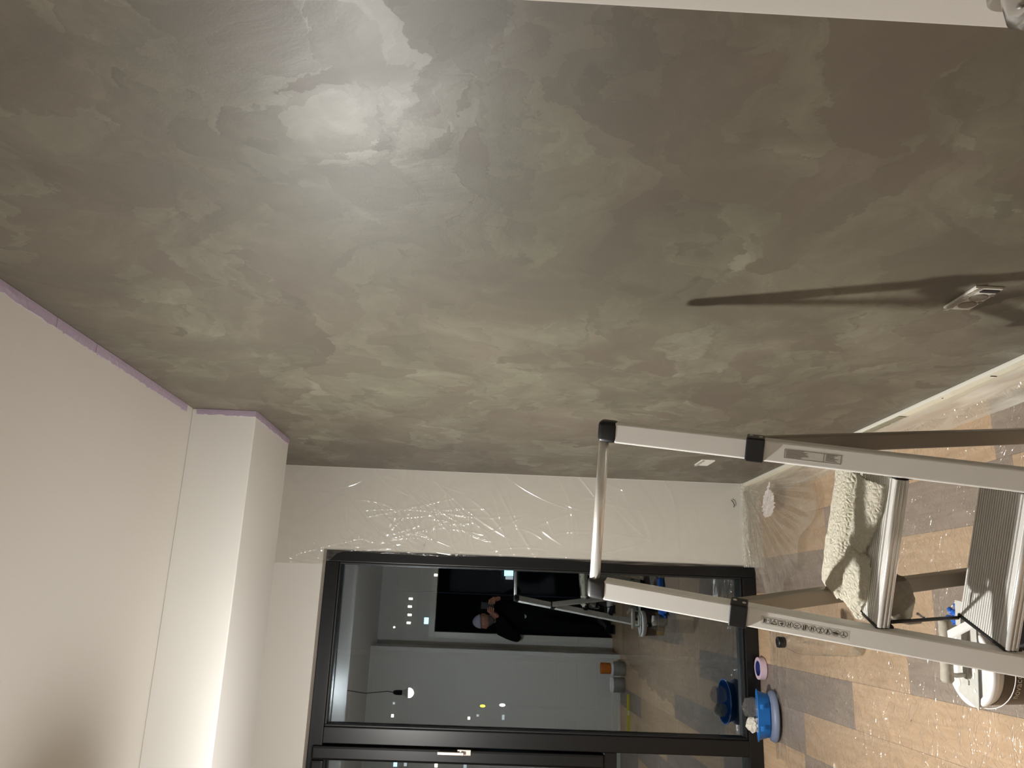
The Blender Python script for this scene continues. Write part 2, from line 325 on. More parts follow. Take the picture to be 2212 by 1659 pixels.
def tube(bm, pts, r, seg=12, cap=True, rs=None):
    pts = [Vector(p) for p in pts]; rings = []; n = len(pts)
    t0 = (pts[1]-pts[0]).normalized(); a = t0.orthogonal().normalized()
    for i, p in enumerate(pts):
        t = (pts[min(i+1, n-1)]-pts[max(i-1, 0)]).normalized(); a = (a - t*a.dot(t)).normalized(); b = t.cross(a)
        rr = rs[i] if rs else r
        rings.append([bm.verts.new(p + (a*math.cos(k*2*math.pi/seg) + b*math.sin(k*2*math.pi/seg))*rr) for k in range(seg)])
    for i in range(n-1):
        for k in range(seg): bm.faces.new((rings[i][k], rings[i][(k+1) % seg], rings[i+1][(k+1) % seg], rings[i+1][k]))
    if cap: bm.faces.new(rings[0][::-1]); bm.faces.new(rings[-1])
def lathe(bm, prof, c=(0, 0, 0), seg=36, sx=1, sy=1, cap=True, tilt=None):
    c = Vector(c); rings = []
    for r, z in prof:
        ring = []
        for k in range(seg):
            p = Vector((r*sx*math.cos(k*2*math.pi/seg), r*sy*math.sin(k*2*math.pi/seg), z))
            if tilt is not None: p = tilt @ p
            ring.append(bm.verts.new(c+p))
        rings.append(ring)
    for i in range(len(rings)-1):
        for k in range(seg): bm.faces.new((rings[i][k], rings[i][(k+1) % seg], rings[i+1][(k+1) % seg], rings[i+1][k]))
    if cap: bm.faces.new(rings[0][::-1]); bm.faces.new(rings[-1])
def ellipsoid(bm, c, r, seg=16, rings=10, rot=None):
    m = Matrix.Translation(c) @ (rot.to_4x4() if rot else Matrix.Identity(4)) @ Matrix.Diagonal((r[0], r[1], r[2], 1))
    bmesh.ops.create_uvsphere(bm, u_segments=seg, v_segments=rings, radius=1, matrix=m)
def sheet(P, closed_thick=0):
    """P: (n, m, 3) array -> bmesh grid"""
    bm = bmesh.new(); n, m_, _ = P.shape
    vs = [[bm.verts.new(P[i, j]) for j in range(m_)] for i in range(n)]
    for i in range(n-1):
        for j in range(m_-1): bm.faces.new((vs[i][j], vs[i+1][j], vs[i+1][j+1], vs[i][j+1]))
    return bm
def creases(U, V, n, amp, width, lmin, lmax, box_, ang=None, seedv=0):
    r = np.random.default_rng(seedv); H = np.zeros_like(U)
    for _ in range(n):
        cx, cy = r.uniform(box_[0], box_[1]), r.uniform(box_[2], box_[3]); a = r.uniform(0, math.pi) if ang is None else r.normal(ang[0], ang[1])
        l = r.uniform(lmin, lmax); wd = width*r.uniform(.5, 1.4); dx, dy = math.cos(a), math.sin(a)
        s = (U-cx)*dx + (V-cy)*dy; d = -(U-cx)*dy + (V-cy)*dx + .15*s*s*r.uniform(-1, 1)/l
        H += amp*r.uniform(.3, 1)*np.exp(-(d/wd)**2)*np.exp(-(s/l)**4)
    return H

# ---------------------------------------------------------------- setting
XR, YW, ZC = .694, 4.316, 2.669
YG = 4.469
XL = -6.0  # left wall is out of view, set far off to lower the bounce
def struct(name, bm, mat, parent=None, **k):
    o = link(name, bm, mat, parent, **k)
    if parent is None: o['kind'] = 'structure'
    return o
bm = bmesh.new(); box(bm, XR, XR+.12, .755, YW+.25, -.05, ZC+.1); struct('wall_right', bm, M['lime'], label='grey-brown trowelled decorative plaster wall')
bm = bmesh.new(); box(bm, XR, XR+.12, -.5, .753, -.05, ZC+.1); struct('wall_right_near', bm, M['white'], label='white wall beside the decorative plaster')
OX0, OX1, OZ = -1.95, .251, 2.362
bm = bmesh.new()
box(bm, OX1, XR, YW, YW+.25, -.05, ZC+.1); box(bm, OX0, OX1, YW, YW+.25, OZ, ZC+.1); box(bm, XL-.1, OX0, YW, YW+.25, -.05, ZC+.1)
struct('wall_back', bm, M['white'], label='white wall around the black window')
bm = bmesh.new(); box(bm, XL-.1, XL, -.5, YW, -.05, ZC+.1); struct('wall_left', bm, M['wall_dim'])
bm = bmesh.new(); box(bm, XL-.1, XR+.12, -.6, YW, ZC, ZC+.1); struct('ceiling', bm, M['white'], label='plain white ceiling')
bm = bmesh.new(); box(bm, XL, XR, 3.028, 3.565, 2.42, ZC, .004); struct('ceiling_beam', bm, M['beam'], label='white boxed beam under the ceiling')
# wall behind the photographer and the doorway recess
bm = bmesh.new(); box(bm, XL, -.48, -.02, .10, -.05, ZC); box(bm, -.60, -.48, -.5, -.02, -.05, ZC); struct('wall_front', bm, M['white'], label='white wall seen mirrored in the window')
bm = bmesh.new(); box(bm, -.48, -.38, -.52, -.42, -.05, ZC); box(bm, -.38, .50, -.52, -.42, 2.06, ZC); box(bm, .50, XR, -.52, -.42, -.05, ZC); struct('wall_door', bm, M['white'])
bm = bmesh.new(); box(bm, -.40, -.33, -.54, -.40, 0, 2.03, .004); box(bm, .43, .50, -.54, -.40, 0, 2.03, .004); box(bm, -.40, .50, -.54, -.40, 2.03, 2.10, .004)
struct('door_frame', bm, M['skirt'], label='white door frame')
bm = bmesh.new(); box(bm, -1.2, 1.4, -4.6, -4.5, -.05, 2.7); box(bm, -1.3, -1.2, -4.6, -.52, -.05, 2.7); box(bm, 1.3, 1.4, -4.6, -.52, -.05, 2.7); box(bm, -1.3, 1.4, -4.6, -.52, 2.6, 2.7)
struct('wall_hall', bm, M['hall'], label='unlit hallway walls')
bm = bmesh.new(); box(bm, -1.3, 1.4, -4.6, -.5, -.05, -.002); struct('floor_hall', bm, M['wood_grey'])

# floor: sub floor and individually laid boards
floor = bmesh.new(); box(floor, XL, XR, -.5, YW+.2, -.06, -.012); floor = struct('floor', floor, M['wood_grey'], label='oak laminate floor of tan and grey boards')
PW, PL = .1790, 1.29
bounds = [.644 - PW*k for k in range(-1, 38)]
joints = {8: 3.85, 1: 2.24, 2: 3.46, 3: 3.36, 4: 3.95, 5: 2.86, 6: 3.31, 7: 3.83}
greycells = {(1, 0), (2, 0), (3, 1), (5, 0), (6, 1), (7, 1), (8, 0), (4, -1), (3, -1)}
pm = {}
for ci, x1 in enumerate(bounds):
    x0 = x1-PW; xa, xb = max(x0+.0004, XL), min(x1-.0004, XR)
    if xb-xa < .01: continue
    j = joints.get(ci, random.uniform(.5, 1.7)+1.5)
    ys = [j + PL*k for k in range(-4, 3)]
    for k in range(len(ys)-1):
        ya, yb = max(ys[k]+.0004, -.42), min(ys[k+1]-.0004, YW+.2)
        if yb-ya < .02: continue
        key = (round(xb-xa, 4), round(yb-ya, 4))
        seg = k-3           # 0 = the board just in front of the listed joint
        grey = (ci, seg) in greycells if ci <= 8 else random.random() < .4
        mk = key + (grey,)
        if mk not in pm:
            b = bmesh.new(); box(b, 0, xb-xa, 0, yb-ya, -.010, 0, .0007); me = bpy.data.meshes.new('floorboard'); b.to_mesh(me); b.free(); me.materials.append(M['wood_grey' if grey else 'wood_tan']); pm[mk] = me
        o = bpy.data.objects.new('floorboard', pm[mk]); COL.objects.link(o); o.parent = floor; o.location = (xa, ya, 0)

# skirting
bm = bmesh.new(); box(bm, XR-.014, XR, .76, YW, 0, .085, .003); struct('baseboard_right', bm, M['skirt'], label='white skirting board under the decorative plaster')
bm = bmesh.new(); box(bm, OX1+.004, XR-.014, YW-.016, YW, 0, .085, .003); struct('baseboard_back', bm, M['skirt'], label='short white skirting board right of the window')
bm = bmesh.new(); box(bm, XL, -.48, .10, .114, 0, .085, .003); struct('baseboard_front', bm, M['skirt'])

# door leaf and chrome lever at the near end of the wall
door = bmesh.new(); box(door, XR-.022, XR-.002, -.14, .752, .01, 2.04, .002); door = struct('door_1', door, M['white'], label='white door leaf folded against the wall')
HX = XR-.022
def rosette(y, z, r, name, mat):
    h = bmesh.new(); lathe(h, [(r, 0), (r, .006), (r*.85, .009)], (0, 0, 0), 28, tilt=Matrix.Rotation(-math.pi/2, 3, 'Y'))
    for v in h.verts: v.co += Vector((HX, y, z))
    link(name, h, mat, door, True)
rosette(.636, 1.0, .026, 'door_rosette', M['chrome'])
rosette(.700, .948, .021, 'lower_disc', M['disc'])  # plain grey-brown disc on the leaf, below and beyond the lever
h = bmesh.new(); tube(h, [(HX-.006, .636, .992), (HX-.070, .636, .992), (HX-.092, .633, .992), (HX-.104, .620, .992), (HX-.107, .598, .992), (HX-.107, .50, .992)], .0105, 24, rs=[.0125, .0125, .013, .013, .0125, .0115])
link('door_handle', h, M['chrome'], door, True, label='chrome lever handle')

# ---------------------------------------------------------------- window
win = bmesh.new()
FY0, FY1 = 4.40, 4.50
def pbox(bm, x0, x1, z0, z1, y0=FY0, y1=FY1, b=.004): box(bm, x0, x1, y0, y1, z0, z1, b)
pbox(win, .190, OX1, 0, OZ); win = struct('window_1', win, M['black'], label='black framed floor-length window reflecting the lit room')
def wp(name, mat, parts, parent=None, **k):
    b = bmesh.new()
    for p in parts: pbox(b, *p)
    return link(name, b, mat, parent or win, **k)
wp('frame_head', M['black'], [(OX0, .190, 2.29, OZ)])
wp('frame_sill', M['black'], [(OX0, .190, 0, .075)])
wp('frame_jamb', M['black'], [(OX0, OX0+.06, .075, 2.29)])
wp('mullion', M['black'], [(-.722, -.642, .075, 2.29)])
wp('transom', M['black'], [(OX0+.06, -.722, .77, .84)])
wp('glazing_bead', M['gasket'], [(.180, .190, .075, 2.29, 4.415, 4.47, .003), (-.642, -.632, .075, 2.29, 4.415, 4.47, .003), (-.632, .180, 2.28, 2.29, 4.415, 4.47, .003), (-.632, .180, .075, .086, 4.415, 4.47, .003)])
sash = wp('sash', M['black'], [(-.797, -.729, .842, 2.338, 4.372, 4.46, .012), (OX0+.07, OX0+.14, .842, 2.338, 4.372, 4.46, .012), (OX0+.14, -.797, 2.272, 2.338, 4.372, 4.46, .012), (OX0+.14, -.797, .842, .905, 4.372, 4.46, .012)])
b = bmesh.new(); box(b, -.752, -.724, 4.362, 4.372, 1.525, 1.595, .002); tube(b, [(-.738, 4.362, 1.575), (-.738, 4.33, 1.575)], .009, 14); box(b, -.746, -.730, 4.318, 4.332, 1.56, 1.695, .003)
link('window_handle', b, M['steel_hot'], sash, label='brushed steel window handle')
for x0, x1, z0, z1 in ((-.638, .186, .080, 2.286), (-1.86, -.795, .88, 2.30), (-1.90, -.726, .070, .775)):
    b = bmesh.new(); box(b, x0, x1, YG-.004, YG+.002, z0, z1); link('glass_pane', b, M['glass'], win)
b = bmesh.new(); box(b, .06, .13, 4.414, 4.4155, .18, .20)

# ---------------------------------------------------------------- night outside
def tower(label, x0, x1, y, z0, z1, wins):
    t = thing('apartment_tower', label, 'building', ((x0+x1)/2, y, z0))
    b = bmesh.new(); box(b, x0, x1, y, y+14, z0, z1); link('facade', b, M['facade'], t)
    fl = bmesh.new()
    for k in range(int((z1-z0)//3)): box(fl, x0, x1, y-.25, y, z0+3*k, z0+3*k+.25)
    link('floor_slab', fl, M['facade'], t, kind='stuff')
    for (x, z, w_, h_, mt) in wins:
        b = bmesh.new(); box(b, x-w_*.35, x+w_*.35, y-.32, y-.02, z-h_*.35, z+h_*.35); link('lit_window', b, M[mt], t)
    return t
K = 3.0
tower('distant dark tower block with a stack of teal lit windows', 1.5, 14, 120, -40, 14,
      [(1.88*K, -.74*K+z, 1.5, .7, 'lit_teal') for z in (0,)] + [(1.48*K, -2.2, 1.2, 1.9, 'lit_teal'), (1.27*K, -2.3, .8, 1.6, 'lit_dim'), (1.05*K+.6, 8.6, .5, .7, 'lit_warm')])
tower('distant dark block with a row of small warm lit windows', -6.5, 1.2, 121, -40, 15,
      [(x*K*121/120, z*K*121/120-.04, .45, .8, 'lit_warm') for x, z in ((.08, 4.03), (-.29, 4.05), (-.68, 4.03), (-1.05, 4.05))] + [(-.93*K, 3.2*K+.05, 1.3, .9, 'lit_teal'), (-1.29*K, 4.76*K, .35, .35, 'lit_warm')])
tower('distant dark block at the far left with scattered lit windows', -34, -8, 122, -40, 24,
      [(x*K*122/120, 1.5+(z-1.5)*K*122/120, a, c, m_) for x, z, a, c, m_ in ((-5.26, 5.5, .55, .5, 'lit_warm'), (-4.23, 4.62, .5, .45, 'lit_warm'), (-4.71, 5.48, .4, .4, 'lit_dim'), (-5.25, 1.9, .5, .5, 'lit_warm'), (-5.12, 1.49, .4, .5, 'lit_dim'), (-5.16, .28, .9, .5, 'lit_dim'), (-7.33, 5.21, .9, .7, 'lit_teal'), (-7.32, 4.74, .7, .6, 'lit_dim'), (-7.32, 3.32, .8, .6, 'lit_warm'), (-7.31, 1.97, .7, .6, 'lit_dim'))])
for lab, x, z, mt in (('distant yellow street lamp shining beyond the window', -4.7, 1.24, 'lamp_yellow'), ('distant white street lamp beside the yellow one', -4.63, .3, 'lamp_white')):
    s = 110/40
    px, pz = x*s, 1.5+(z-1.5)*s; yy = 110
    if mt == 'lamp_white': px, pz, yy = x*2.4, 1.5+(z-1.5)*2.4, 96
    t = thing('street_lamp', lab, 'lamp', (px, yy, -12))
    b = bmesh.new(); tube(b, [(px, yy, -12), (px, yy, pz-.1)], .05, 8); link('lamp_post', b, M['facade'], t)
    b = bmesh.new(); ellipsoid(b, (px, yy, pz+.1), (.16, .16, .34), 12, 8); link('lamp_head', b, M[mt], t, True)

# ---------------------------------------------------------------- bare bulb
t = thing('pendant_bulb', 'bare glowing bulb hanging on a wire, seen mirrored in the window', 'lamp', (BULB.x, BULB.y, ZC))
b = bmesh.new(); tube(b, [(BULB.x, BULB.y+.02, ZC), (BULB.x+.008, BULB.y, ZC-.12), (BULB.x-.014, BULB.y, ZC-.3), (BULB.x+.006, BULB.y, BULB.z+.17), (BULB.x, BULB.y, BULB.z+.12)], .003, 8); link('wire', b, M['plastic_black'], t, True)
b = bmesh.new(); lathe(b, [(.014, .055), (.019, .062), (.019, .105), (.012, .125)], BULB, 20); link('socket', b, M['plastic_black'], t, True)
b = bmesh.new(); lathe(b, [(.0345, .006), (.033, .014), (.025, .036), (.0145, .056)], BULB, 28); link('bulb_base', b, M['bulb_base'], t, True)
b = bmesh.new(); lathe(b, [(.034*math.cos(a), .006-.034*math.sin(a)) for a in [i*math.pi/2/7 for i in range(7)]] + [(.002, -.028)], BULB, 20); bmesh.ops.recalc_face_normals(b, faces=b.faces); link('glass_bulb', b, M['bulb'], t, True)

# ---------------------------------------------------------------- masking tape
def strip(P0, P1, side, nrm, width, name, label, mat, n=60, jag=.0015, group=None, seedv=0, lift=.0010):
    r = np.random.default_rng(seedv); P0, P1, side, nrm = map(Vector, (P0, P1, side, nrm)); b = bmesh.new(); rows = []
    for i in range(n+1):
        p = P0.lerp(P1, i/n); w_ = width + (r.normal(0, jag)); l2 = lift + abs(r.normal(0, .0005))
        rows.append([b.verts.new(p + nrm*lift), b.verts.new(p + side*w_*.5 + nrm*(lift+abs(r.normal(0, .0009)))), b.verts.new(p + side*w_ + nrm*l2), b.verts.new(p + side*w_), b.verts.new(p)])
    for i in range(n):
        for k in range(5): b.faces.new((rows[i][k], rows[i][(k+1) % 5], rows[i+1][(k+1) % 5], rows[i+1][k]))
    b.faces.new(rows[0]); b.faces.new(rows[-1][::-1]); bmesh.ops.recalc_face_normals(b, faces=b.faces)
    return tag(link(name, b, mat), label, 'tape', group)
ys = [.9, 2.06, 2.28, 3.0-.035]
for i, lab in enumerate(('long lilac masking tape on the ceiling edge running out of the frame', 'short lilac masking tape piece between two overlaps on the ceiling edge', 'lilac masking tape on the ceiling edge ending just before the beam')):
    strip((XR-.001, ys[i]-(.05 if i else 0), ZC-.0002-.0011*i), (XR-.001, ys[i+1]+.0, ZC-.0002-.0011*i), (-1, 0, 0), (0, 0, -1), .028, 'masking_tape', lab, M['lilac'], 70, seedv=i, lift=.0011)
strip((XR-.001, 3.0279, ZC-.018), (XR-.001, 3.0279, 2.4205), (-1, 0, 0), (0, -1, 0), .022, 'masking_tape', 'short lilac masking tape on the front face of the beam', M['lilac'], 20, seedv=11)
strip((XR-.001, 3.024, 2.4198), (XR-.001, 3.565, 2.4198), (-1, 0, 0), (0, 0, -1), .026, 'masking_tape', 'lilac masking tape on the underside of the beam', M['lilac'], 36, seedv=12)
strip((XR-.0145, .76, .086), (XR-.0145, YW-.02, .086), (0, 0, -1), (-1, 0, 0), .045, 'masking_tape', 'cream masking tape along the top of the right skirting board', M['cream_tape'], 120, jag=.003, seedv=13)
strip((XR-.017, 2.60, .085), (XR-.017, 3.02, .085), (0, 0, -1), (-1, 0, 0), .032, 'plaster_smear', 'grey-green plaster smear on the cream skirting tape', M['plaster_smear'], 24, jag=.004, seedv=14)
bpy.data.objects['plaster_smear']['category'] = 'smear'

# ---------------------------------------------------------------- wall sockets without covers
def socket(y0, y1, z0, z1, label, big):
    t = thing('wall_socket', label, 'socket', (XR, (y0+y1)/2, (z0+z1)/2))
    b = bmesh.new(); n = 24; P = []
    box(b, XR-.006, XR, y0, y1, z0, z1, .0015); link('backing_plate', b, M['plate'], t)
    if big:
        for cy in (.40, .74):
            c = Vector((XR-.006, y0+(y1-y0)*cy, z0+(z1-z0)*.40))
            b = bmesh.new(); lathe(b, [(.019, 0), (.019, .0016), (.017, .0022)], (0, 0, 0), 26, tilt=Matrix.Rotation(-math.pi/2, 3, 'Y'))
            for v in b.verts: v.co += c
            link('socket_disc', b, M['disc'], t, True)
            b = bmesh.new(); lathe(b, [(.005, 0), (.005, .002)], (0, 0, 0), 14, tilt=Matrix.Rotation(-math.pi/2, 3, 'Y'))
            for v in b.verts: v.co += c + Vector((0, -.016, -.019))
            link('screw_cover', b, M['disc'], t)
        b = bmesh.new(); box(b, XR-.0085, XR-.006, y0+.006, y0+.018, z0+.004, z1-.018); link('dark_slot', b, M['ink'], t, label='black slot')
        b = bmesh.new(); box(b, XR-.008, XR-.006, y0+.068, y0+.076, z1-.011, z1-.005); link('hole', b, M['ink'], t)
    b = bmesh.new()
    m_ = 14; V = [[], []]
    for i in range(m_+1):
        y = y0-.004+(y1-y0+.008)*i/m_
        V[0].append(b.verts.new((XR-.0085-random.uniform(0, .003), y, z1+random.uniform(-.001, .003)))); V[1].append(b.verts.new((XR-.0075-random.uniform(0, .002), y, z1-.013+random.uniform(-.002, .002))))
    for i in range(m_): b.faces.new((V[0][i], V[0][i+1], V[1][i+1], V[1][i]))
    r = bmesh.ops.solidify(b, geom=b.faces[:], thickness=.0012); link('tape_flap', b, M['paper'], t)
socket(1.524, 1.648, .414, .474, 'larger uncovered double wall socket with two grey discs, crossed by the ladder shadow', True)
socket(3.640, 3.775, .428, .492, 'smaller white uncovered wall socket far along the plaster wall', False)

# ---------------------------------------------------------------- ladder
TH = .4344
e = Vector((math.cos(TH), -math.sin(TH), 0)); F = Vector((-math.sin(TH), -math.cos(TH), 0)); UZ = Vector((0, 0, 1))
ZT, HL = 1.221, .1996
MO = Vector((.4125, 1.847, 0)) - e*HL
def L(a, b, c): return MO + e*a + F*b + UZ*c
TAN, TR, BK = .3614, .34, .326
ladder = thing('step_ladder', 'aluminium platform step ladder with a top hand rail, standing before the plaster wall', 'ladder', MO)
dn = (F*TAN - UZ).normalized(); fn = dn.cross(e).normalized()
def RP(s, b_): return L(s*HL, b_*TAN, ZT-b_)
for s in (-1, 1):
    b = bmesh.new(); obar(b, RP(s, .022), RP(s, 1.185), e, fn, .050, .032, .005); rail = link('side_rail', b, M['alu'], ladder)
    b = bmesh.new(); obar(b, RP(s, 1.17), RP(s, 1.214), e, fn, .056, .040, .006); link('rubber_foot', b, M['plastic_black'], ladder)
    # rounded corner cap joining the bar
    b = bmesh.new(); obar(b, RP(s, -.016), RP(s, .030), e, fn, .053, .036, .011); link('corner_cap', b, M['plastic_black' if s > 0 else 'plastic_worn'], ladder, True, **({'label': 'worn grey scuffed corner cap'} if s < 0 else {}))
    # hinge bracket
    b = bmesh.new(); obar(b, RP(s, BK-.019), RP(s, BK+.019), e, fn, .0555, .046, .004); br = link('hinge_bracket', b, M['plastic_black'], ladder)
    for q in (-.010, .010):
        b = bmesh.new(); c = RP(s, BK+q) + e*.0282*1 + fn*(.004*(1 if q > 0 else -1)); tube(b, [c-e*.001, c+e*.0008], .0045, 12); link('rivet', b, M['alu_bright'], br)
    # rear leg
    top = L(s*(HL), BK*TAN-.026, ZT-BK+.0); zb = ZT-BK
    foot = L(s*(HL-.008*zb), BK*TAN-.026-zb*TR, .0)
    ld_ = (foot-top).normalized(); lf = ld_.cross(e).normalized()
    b = bmesh.new(); obar(b, top, foot - ld_*.03, e, lf, .042, .022, .004); link('rear_leg', b, M['alu_leg'], ladder)
    b = bmesh.new(); obar(b, foot - ld_*.045, foot - ld_*.008, e, lf, .048, .028, .005); link('rubber_foot', b, M['plastic_black'], ladder)
b = bmesh.new(); tube(b, [L(-HL+.020, 0, ZT+.002), L(HL-.020, 0, ZT+.002)], .0128, 22); link('hand_rail', b, M['alu_bright'], ladder, True)
# steps
def step(z, fb, depth, halfw, plat=False):
    ft = (ZT-z)*TAN
    y0, y1 = ft+.012, ft+.012-depth
    b = bmesh.new(); obar(b, L(-halfw, (y0+y1)/2, z-.012), L(halfw, (y0+y1)/2, z-.012), F, UZ, depth-.008, .022, .002); st = link('platform' if plat else 'step', b, M['step'], ladder)
    b = bmesh.new(); n = int(depth/.0085)
    for k in range(n):
        yy = y1+.008+(depth-.030)*k/(n-1)
        obar(b, L(-halfw+.003, yy, z+.0007), L(halfw-.003, yy, z+.0007), F, UZ, .0045, .0028)
    link('tread_rib', b, M['step'], st, kind='stuff')
    b = bmesh.new()
    for dz in (0, -.0085, -.017): tube(b, [L(-halfw, y0+.001, z-.004+dz), L(halfw, y0+.001, z-.004+dz)], .0056, 10)
    link('front_lip', b, M['alu_bright'], st, True)
    for s in (-1, 1):
        b = bmesh.new(); obar(b, L(s*(halfw+.003), y0-.002, z-.014), L(s*(halfw+.003), y1-.004, z-.012), e, UZ, .008, .030, .002)
        obar(b, L(s*(halfw+.010), y0-.004, z-.024), L(s*(halfw+.010), y0-.036, z-.024), e, UZ, .02, .034, .003); link('end_cap', b, M['plastic_black'], st)
    return st
step(.620, 0, .242, .169, True)
step(.385, 0, .168, .169)
step(.150, 0, .10, .169)
for s in (-1, 1):
    b = bmesh.new(); tube(b, [L(s*.181, -.020, .612), L(s*.186, -.040, .600)], .011, 12); link('pivot', b, M['plastic_black'], ladder)
b = bmesh.new()
tube(b, [L(-.165, .215, .600), L(-.170, .19, .52), L(-.174, .165, .44), L(-.178, .148, .388)], .0042, 8); link('linkage_strap', b, M['plastic_black'], ladder, True)

# text sticker on the right rail and pictogram strip on the left rail
def on_rail(s, along, across): return RP(s, along) + e*across + fn*RS*.0166
RS = 1 if (RP(1, .5)+fn*.02).y < RP(1, .5).y else -1
def quad(b, s, a0, a1, c0, c1, lift=.0001, th=.0002):
    pm_ = RP(s, a0)+e*((c0+c1)/2) + fn*RS*(.016+lift); pn_ = RP(s, a1)+e*((c0+c1)/2) + fn*RS*(.016+lift)
    obar(b, pm_, pn_, e, fn, abs(c1-c0), th)
b = bmesh.new(); quad(b, 1, .385, .498, -.011, .010); stk = link('sticker', b, M['sticker'], ladder, label='printed text sticker')
b = bmesh.new()
for a0, a1, c0, c1 in ((.386, .497, .0088, .0096), (.386, .497, -.0106, -.0098), (.386, .3868, -.0106, .0096), (.4962, .497, -.0106, .0096), (.463, .4638, -.0106, .0096)): quad(b, 1, a0, a1, c0, c1, .0003)
r_ = random.Random(3)
for k in range(7): quad(b, 1, .389, .389+r_.uniform(.03, .052), .0066-k*.0025, .0066-k*.0025+.0010, .0003)
for k in range(6): quad(b, 1, .467, .467+r_.uniform(.014, .024), .0066-k*.0027, .0066-k*.0027+.0011, .0003)
link('printed_lines', b, M['ink_grey'], stk)
b = bmesh.new(); quad(b, -1, .374, .553, -.0105, .010); stk = link('sticker', b, M['sticker'], ladder, label='strip of safety pictograms')
def pict(i, seedv):
    b = bmesh.new(); ac = .386+i*.0156; s = -1
    def P(u, v, lift=.0003): return RP(s, ac+u) + e*(v) + fn*RS*(.016+lift)
    def seg(u0, v0, u1, v1, w_=.0009):
        p, q = P(u0, v0), P(u1, v1); d = (q-p).normalized(); obar(b, p, q, d.cross(fn).normalized(), fn, w_, .0002)
    if i < 3:
        for q in ((-.0066, -.0066, .0066, -.0066), (.0066, -.0066, .0066, .0066), (.0066, .0066, -.0066, .0066), (-.0066, .0066, -.0066, -.0066)): seg(*q, .0006)
        if i == 0:
            seg(-.004, -.0045, -.004, .0045, .0028); seg(-.001, -.0045, -.001, .0045, .0012); seg(.002, .001, .005, .002, .0016)
        elif i == 1:
            seg(-.005, -.005, .005, -.005, .0009); seg(-.005, -.005, 0, .005, .0009); seg(.005, -.005, 0, .005, .0009); seg(0, -.002, 0, .0015, .0012)
        else:
            seg(-.005, .004, .004, .003, .0014); seg(-.003, -.001, .004, -.001, .0032); seg(0, -.001, .001, -.0055, .0014)
    else:
        n = 20
        for k in range(n):
            a0, a1 = k*2*math.pi/n, (k+1)*2*math.pi/n; seg(.0071*math.cos(a0), .0071*math.sin(a0), .0071*math.cos(a1), .0071*math.sin(a1), .0006)
        G = {3: ((-.0022, -.0045, -.0022, .0045, .0018), (.0022, -.0045, .0022, .0045, .0018), (-.002, 0, .002, 0, .001)),
             4: ((-.004, .002, 0, -.001, .0012), (0, -.001, .003, .003, .0012), (-.0045, -.004, .005, -.004, .001)),
             5: ((-.0022, -.006, -.0022, .005, .0022), (.0018, -.005, .0018, .006, .0026), (.0045, -.002, .0045, .004, .0003)),
             6: ((-.002, -.0045, -.002, .0045, .002), (.0028, -.004, .0014, .0045, .0016), (-.002, .001, .002, .001, .001)),
             7: ((-.001, -.006, .002, .005, .0014), (-.004, .003, .001, .002, .0012), (.0015, -.001, .0035, -.005, .001)),
             8: ((-.002, -.005, -.0005, .0035, .0026), (.0005, .002, .004, -.005, .0012), (-.003, .004, .001, .0045, .0014)),
             9: ((-.0055, .0005, .0055, -.001, .0032), (-.002, .0035, .003, .003, .0012), (-.004, -.003, .004, -.004, .001)),
             10: ((0, -.001, -.001, .005, .0016), (0, -.001, .0045, -.004, .0012), (0, -.001, -.0045, -.003, .0012))}
        for q in G[i]: seg(*q)
    return link('pictogram', b, M['ink'], stk)
for i in range(11): pict(i, i)

# ---------------------------------------------------------------- cloths on and under the platform
zpl = .6235
def cloth(Pfun, nu, nv, name, mat, label, cat, thick=.003):
    A = np.zeros((nu, nv, 3))
    for i in range(nu):
        for j in range(nv): A[i, j] = Pfun(i/(nu-1), j/(nv-1))
    b = sheet(A); bmesh.ops.solidify(b, geom=b.faces[:], thickness=thick); bmesh.ops.recalc_face_normals(b, faces=b.faces)
    return tag(link(name, b, mat, smooth=True), label, cat)
nz = lambda x, y, s: math.sin(x*7.1+s)*math.cos(y*5.3-s*1.7)+.5*math.sin(x*17+y*13+s*2.3)
# back fold: a long fold lying on the rear of the platform
def f_back(u, v):
    a = .150 - .335*u
    bl = -.030 + .098*v + .006*math.sin(u*6)
    h = .019*min(1, v/.18, (1-v)/.18)**.5
    if a < -.165: h -= (-.165-a)*.8
    h = h*(.9+.15*math.sin(u*3.2)) + .0014*nz(u*3, v*3, 1) + .004
    return tuple(L(a+.003*nz(u*2, v*4, 2), bl, zpl+h))
cloth(f_back, 70, 26, 'plaster_cloth', M['crust'], 'cream plaster-crusted folded cloth lying along the rear of the ladder platform', 'cloth')
def f_front(u, v):
    a = .150 - .185*u
    wd = .125*(1-.55*u*u)
    bl = .080 + wd*v + .01*u
    env = min(1, v/.2, (1-v)/.2, (1-u)/.15)
    return tuple(L(a, bl, zpl+.005+max(0, env)**.5*(.014+.008*math.sin(v*3.1))+.0016*nz(u*4, v*3, 4)))
cloth(f_front, 40, 22, 'plaster_cloth', M['crust'], 'cream plaster-crusted cloth wad at the right front of the ladder platform', 'cloth')
def f_left(u, v):
    a = -.03 - .165*u
    wd = .10+.03*math.sin(u*3)
    bl = .078 + wd*v*(1-.45*u) + .01*u
    env = min(1, v/.2, (1-v)/.2, u/.12)
    h = max(0, env)**.5*(.016+.006*math.sin(v*5+u*3)); zz = zpl+.005+h+.0016*nz(u*4, v*3, 6)
    if a < -.165: zz -= (abs(a)-.165)*.8
    return tuple(L(a, bl, zz))
cloth(f_left, 40, 22, 'plaster_cloth', M['crust'], 'crusted cloth end drooping over the left edge of the ladder platform', 'cloth')
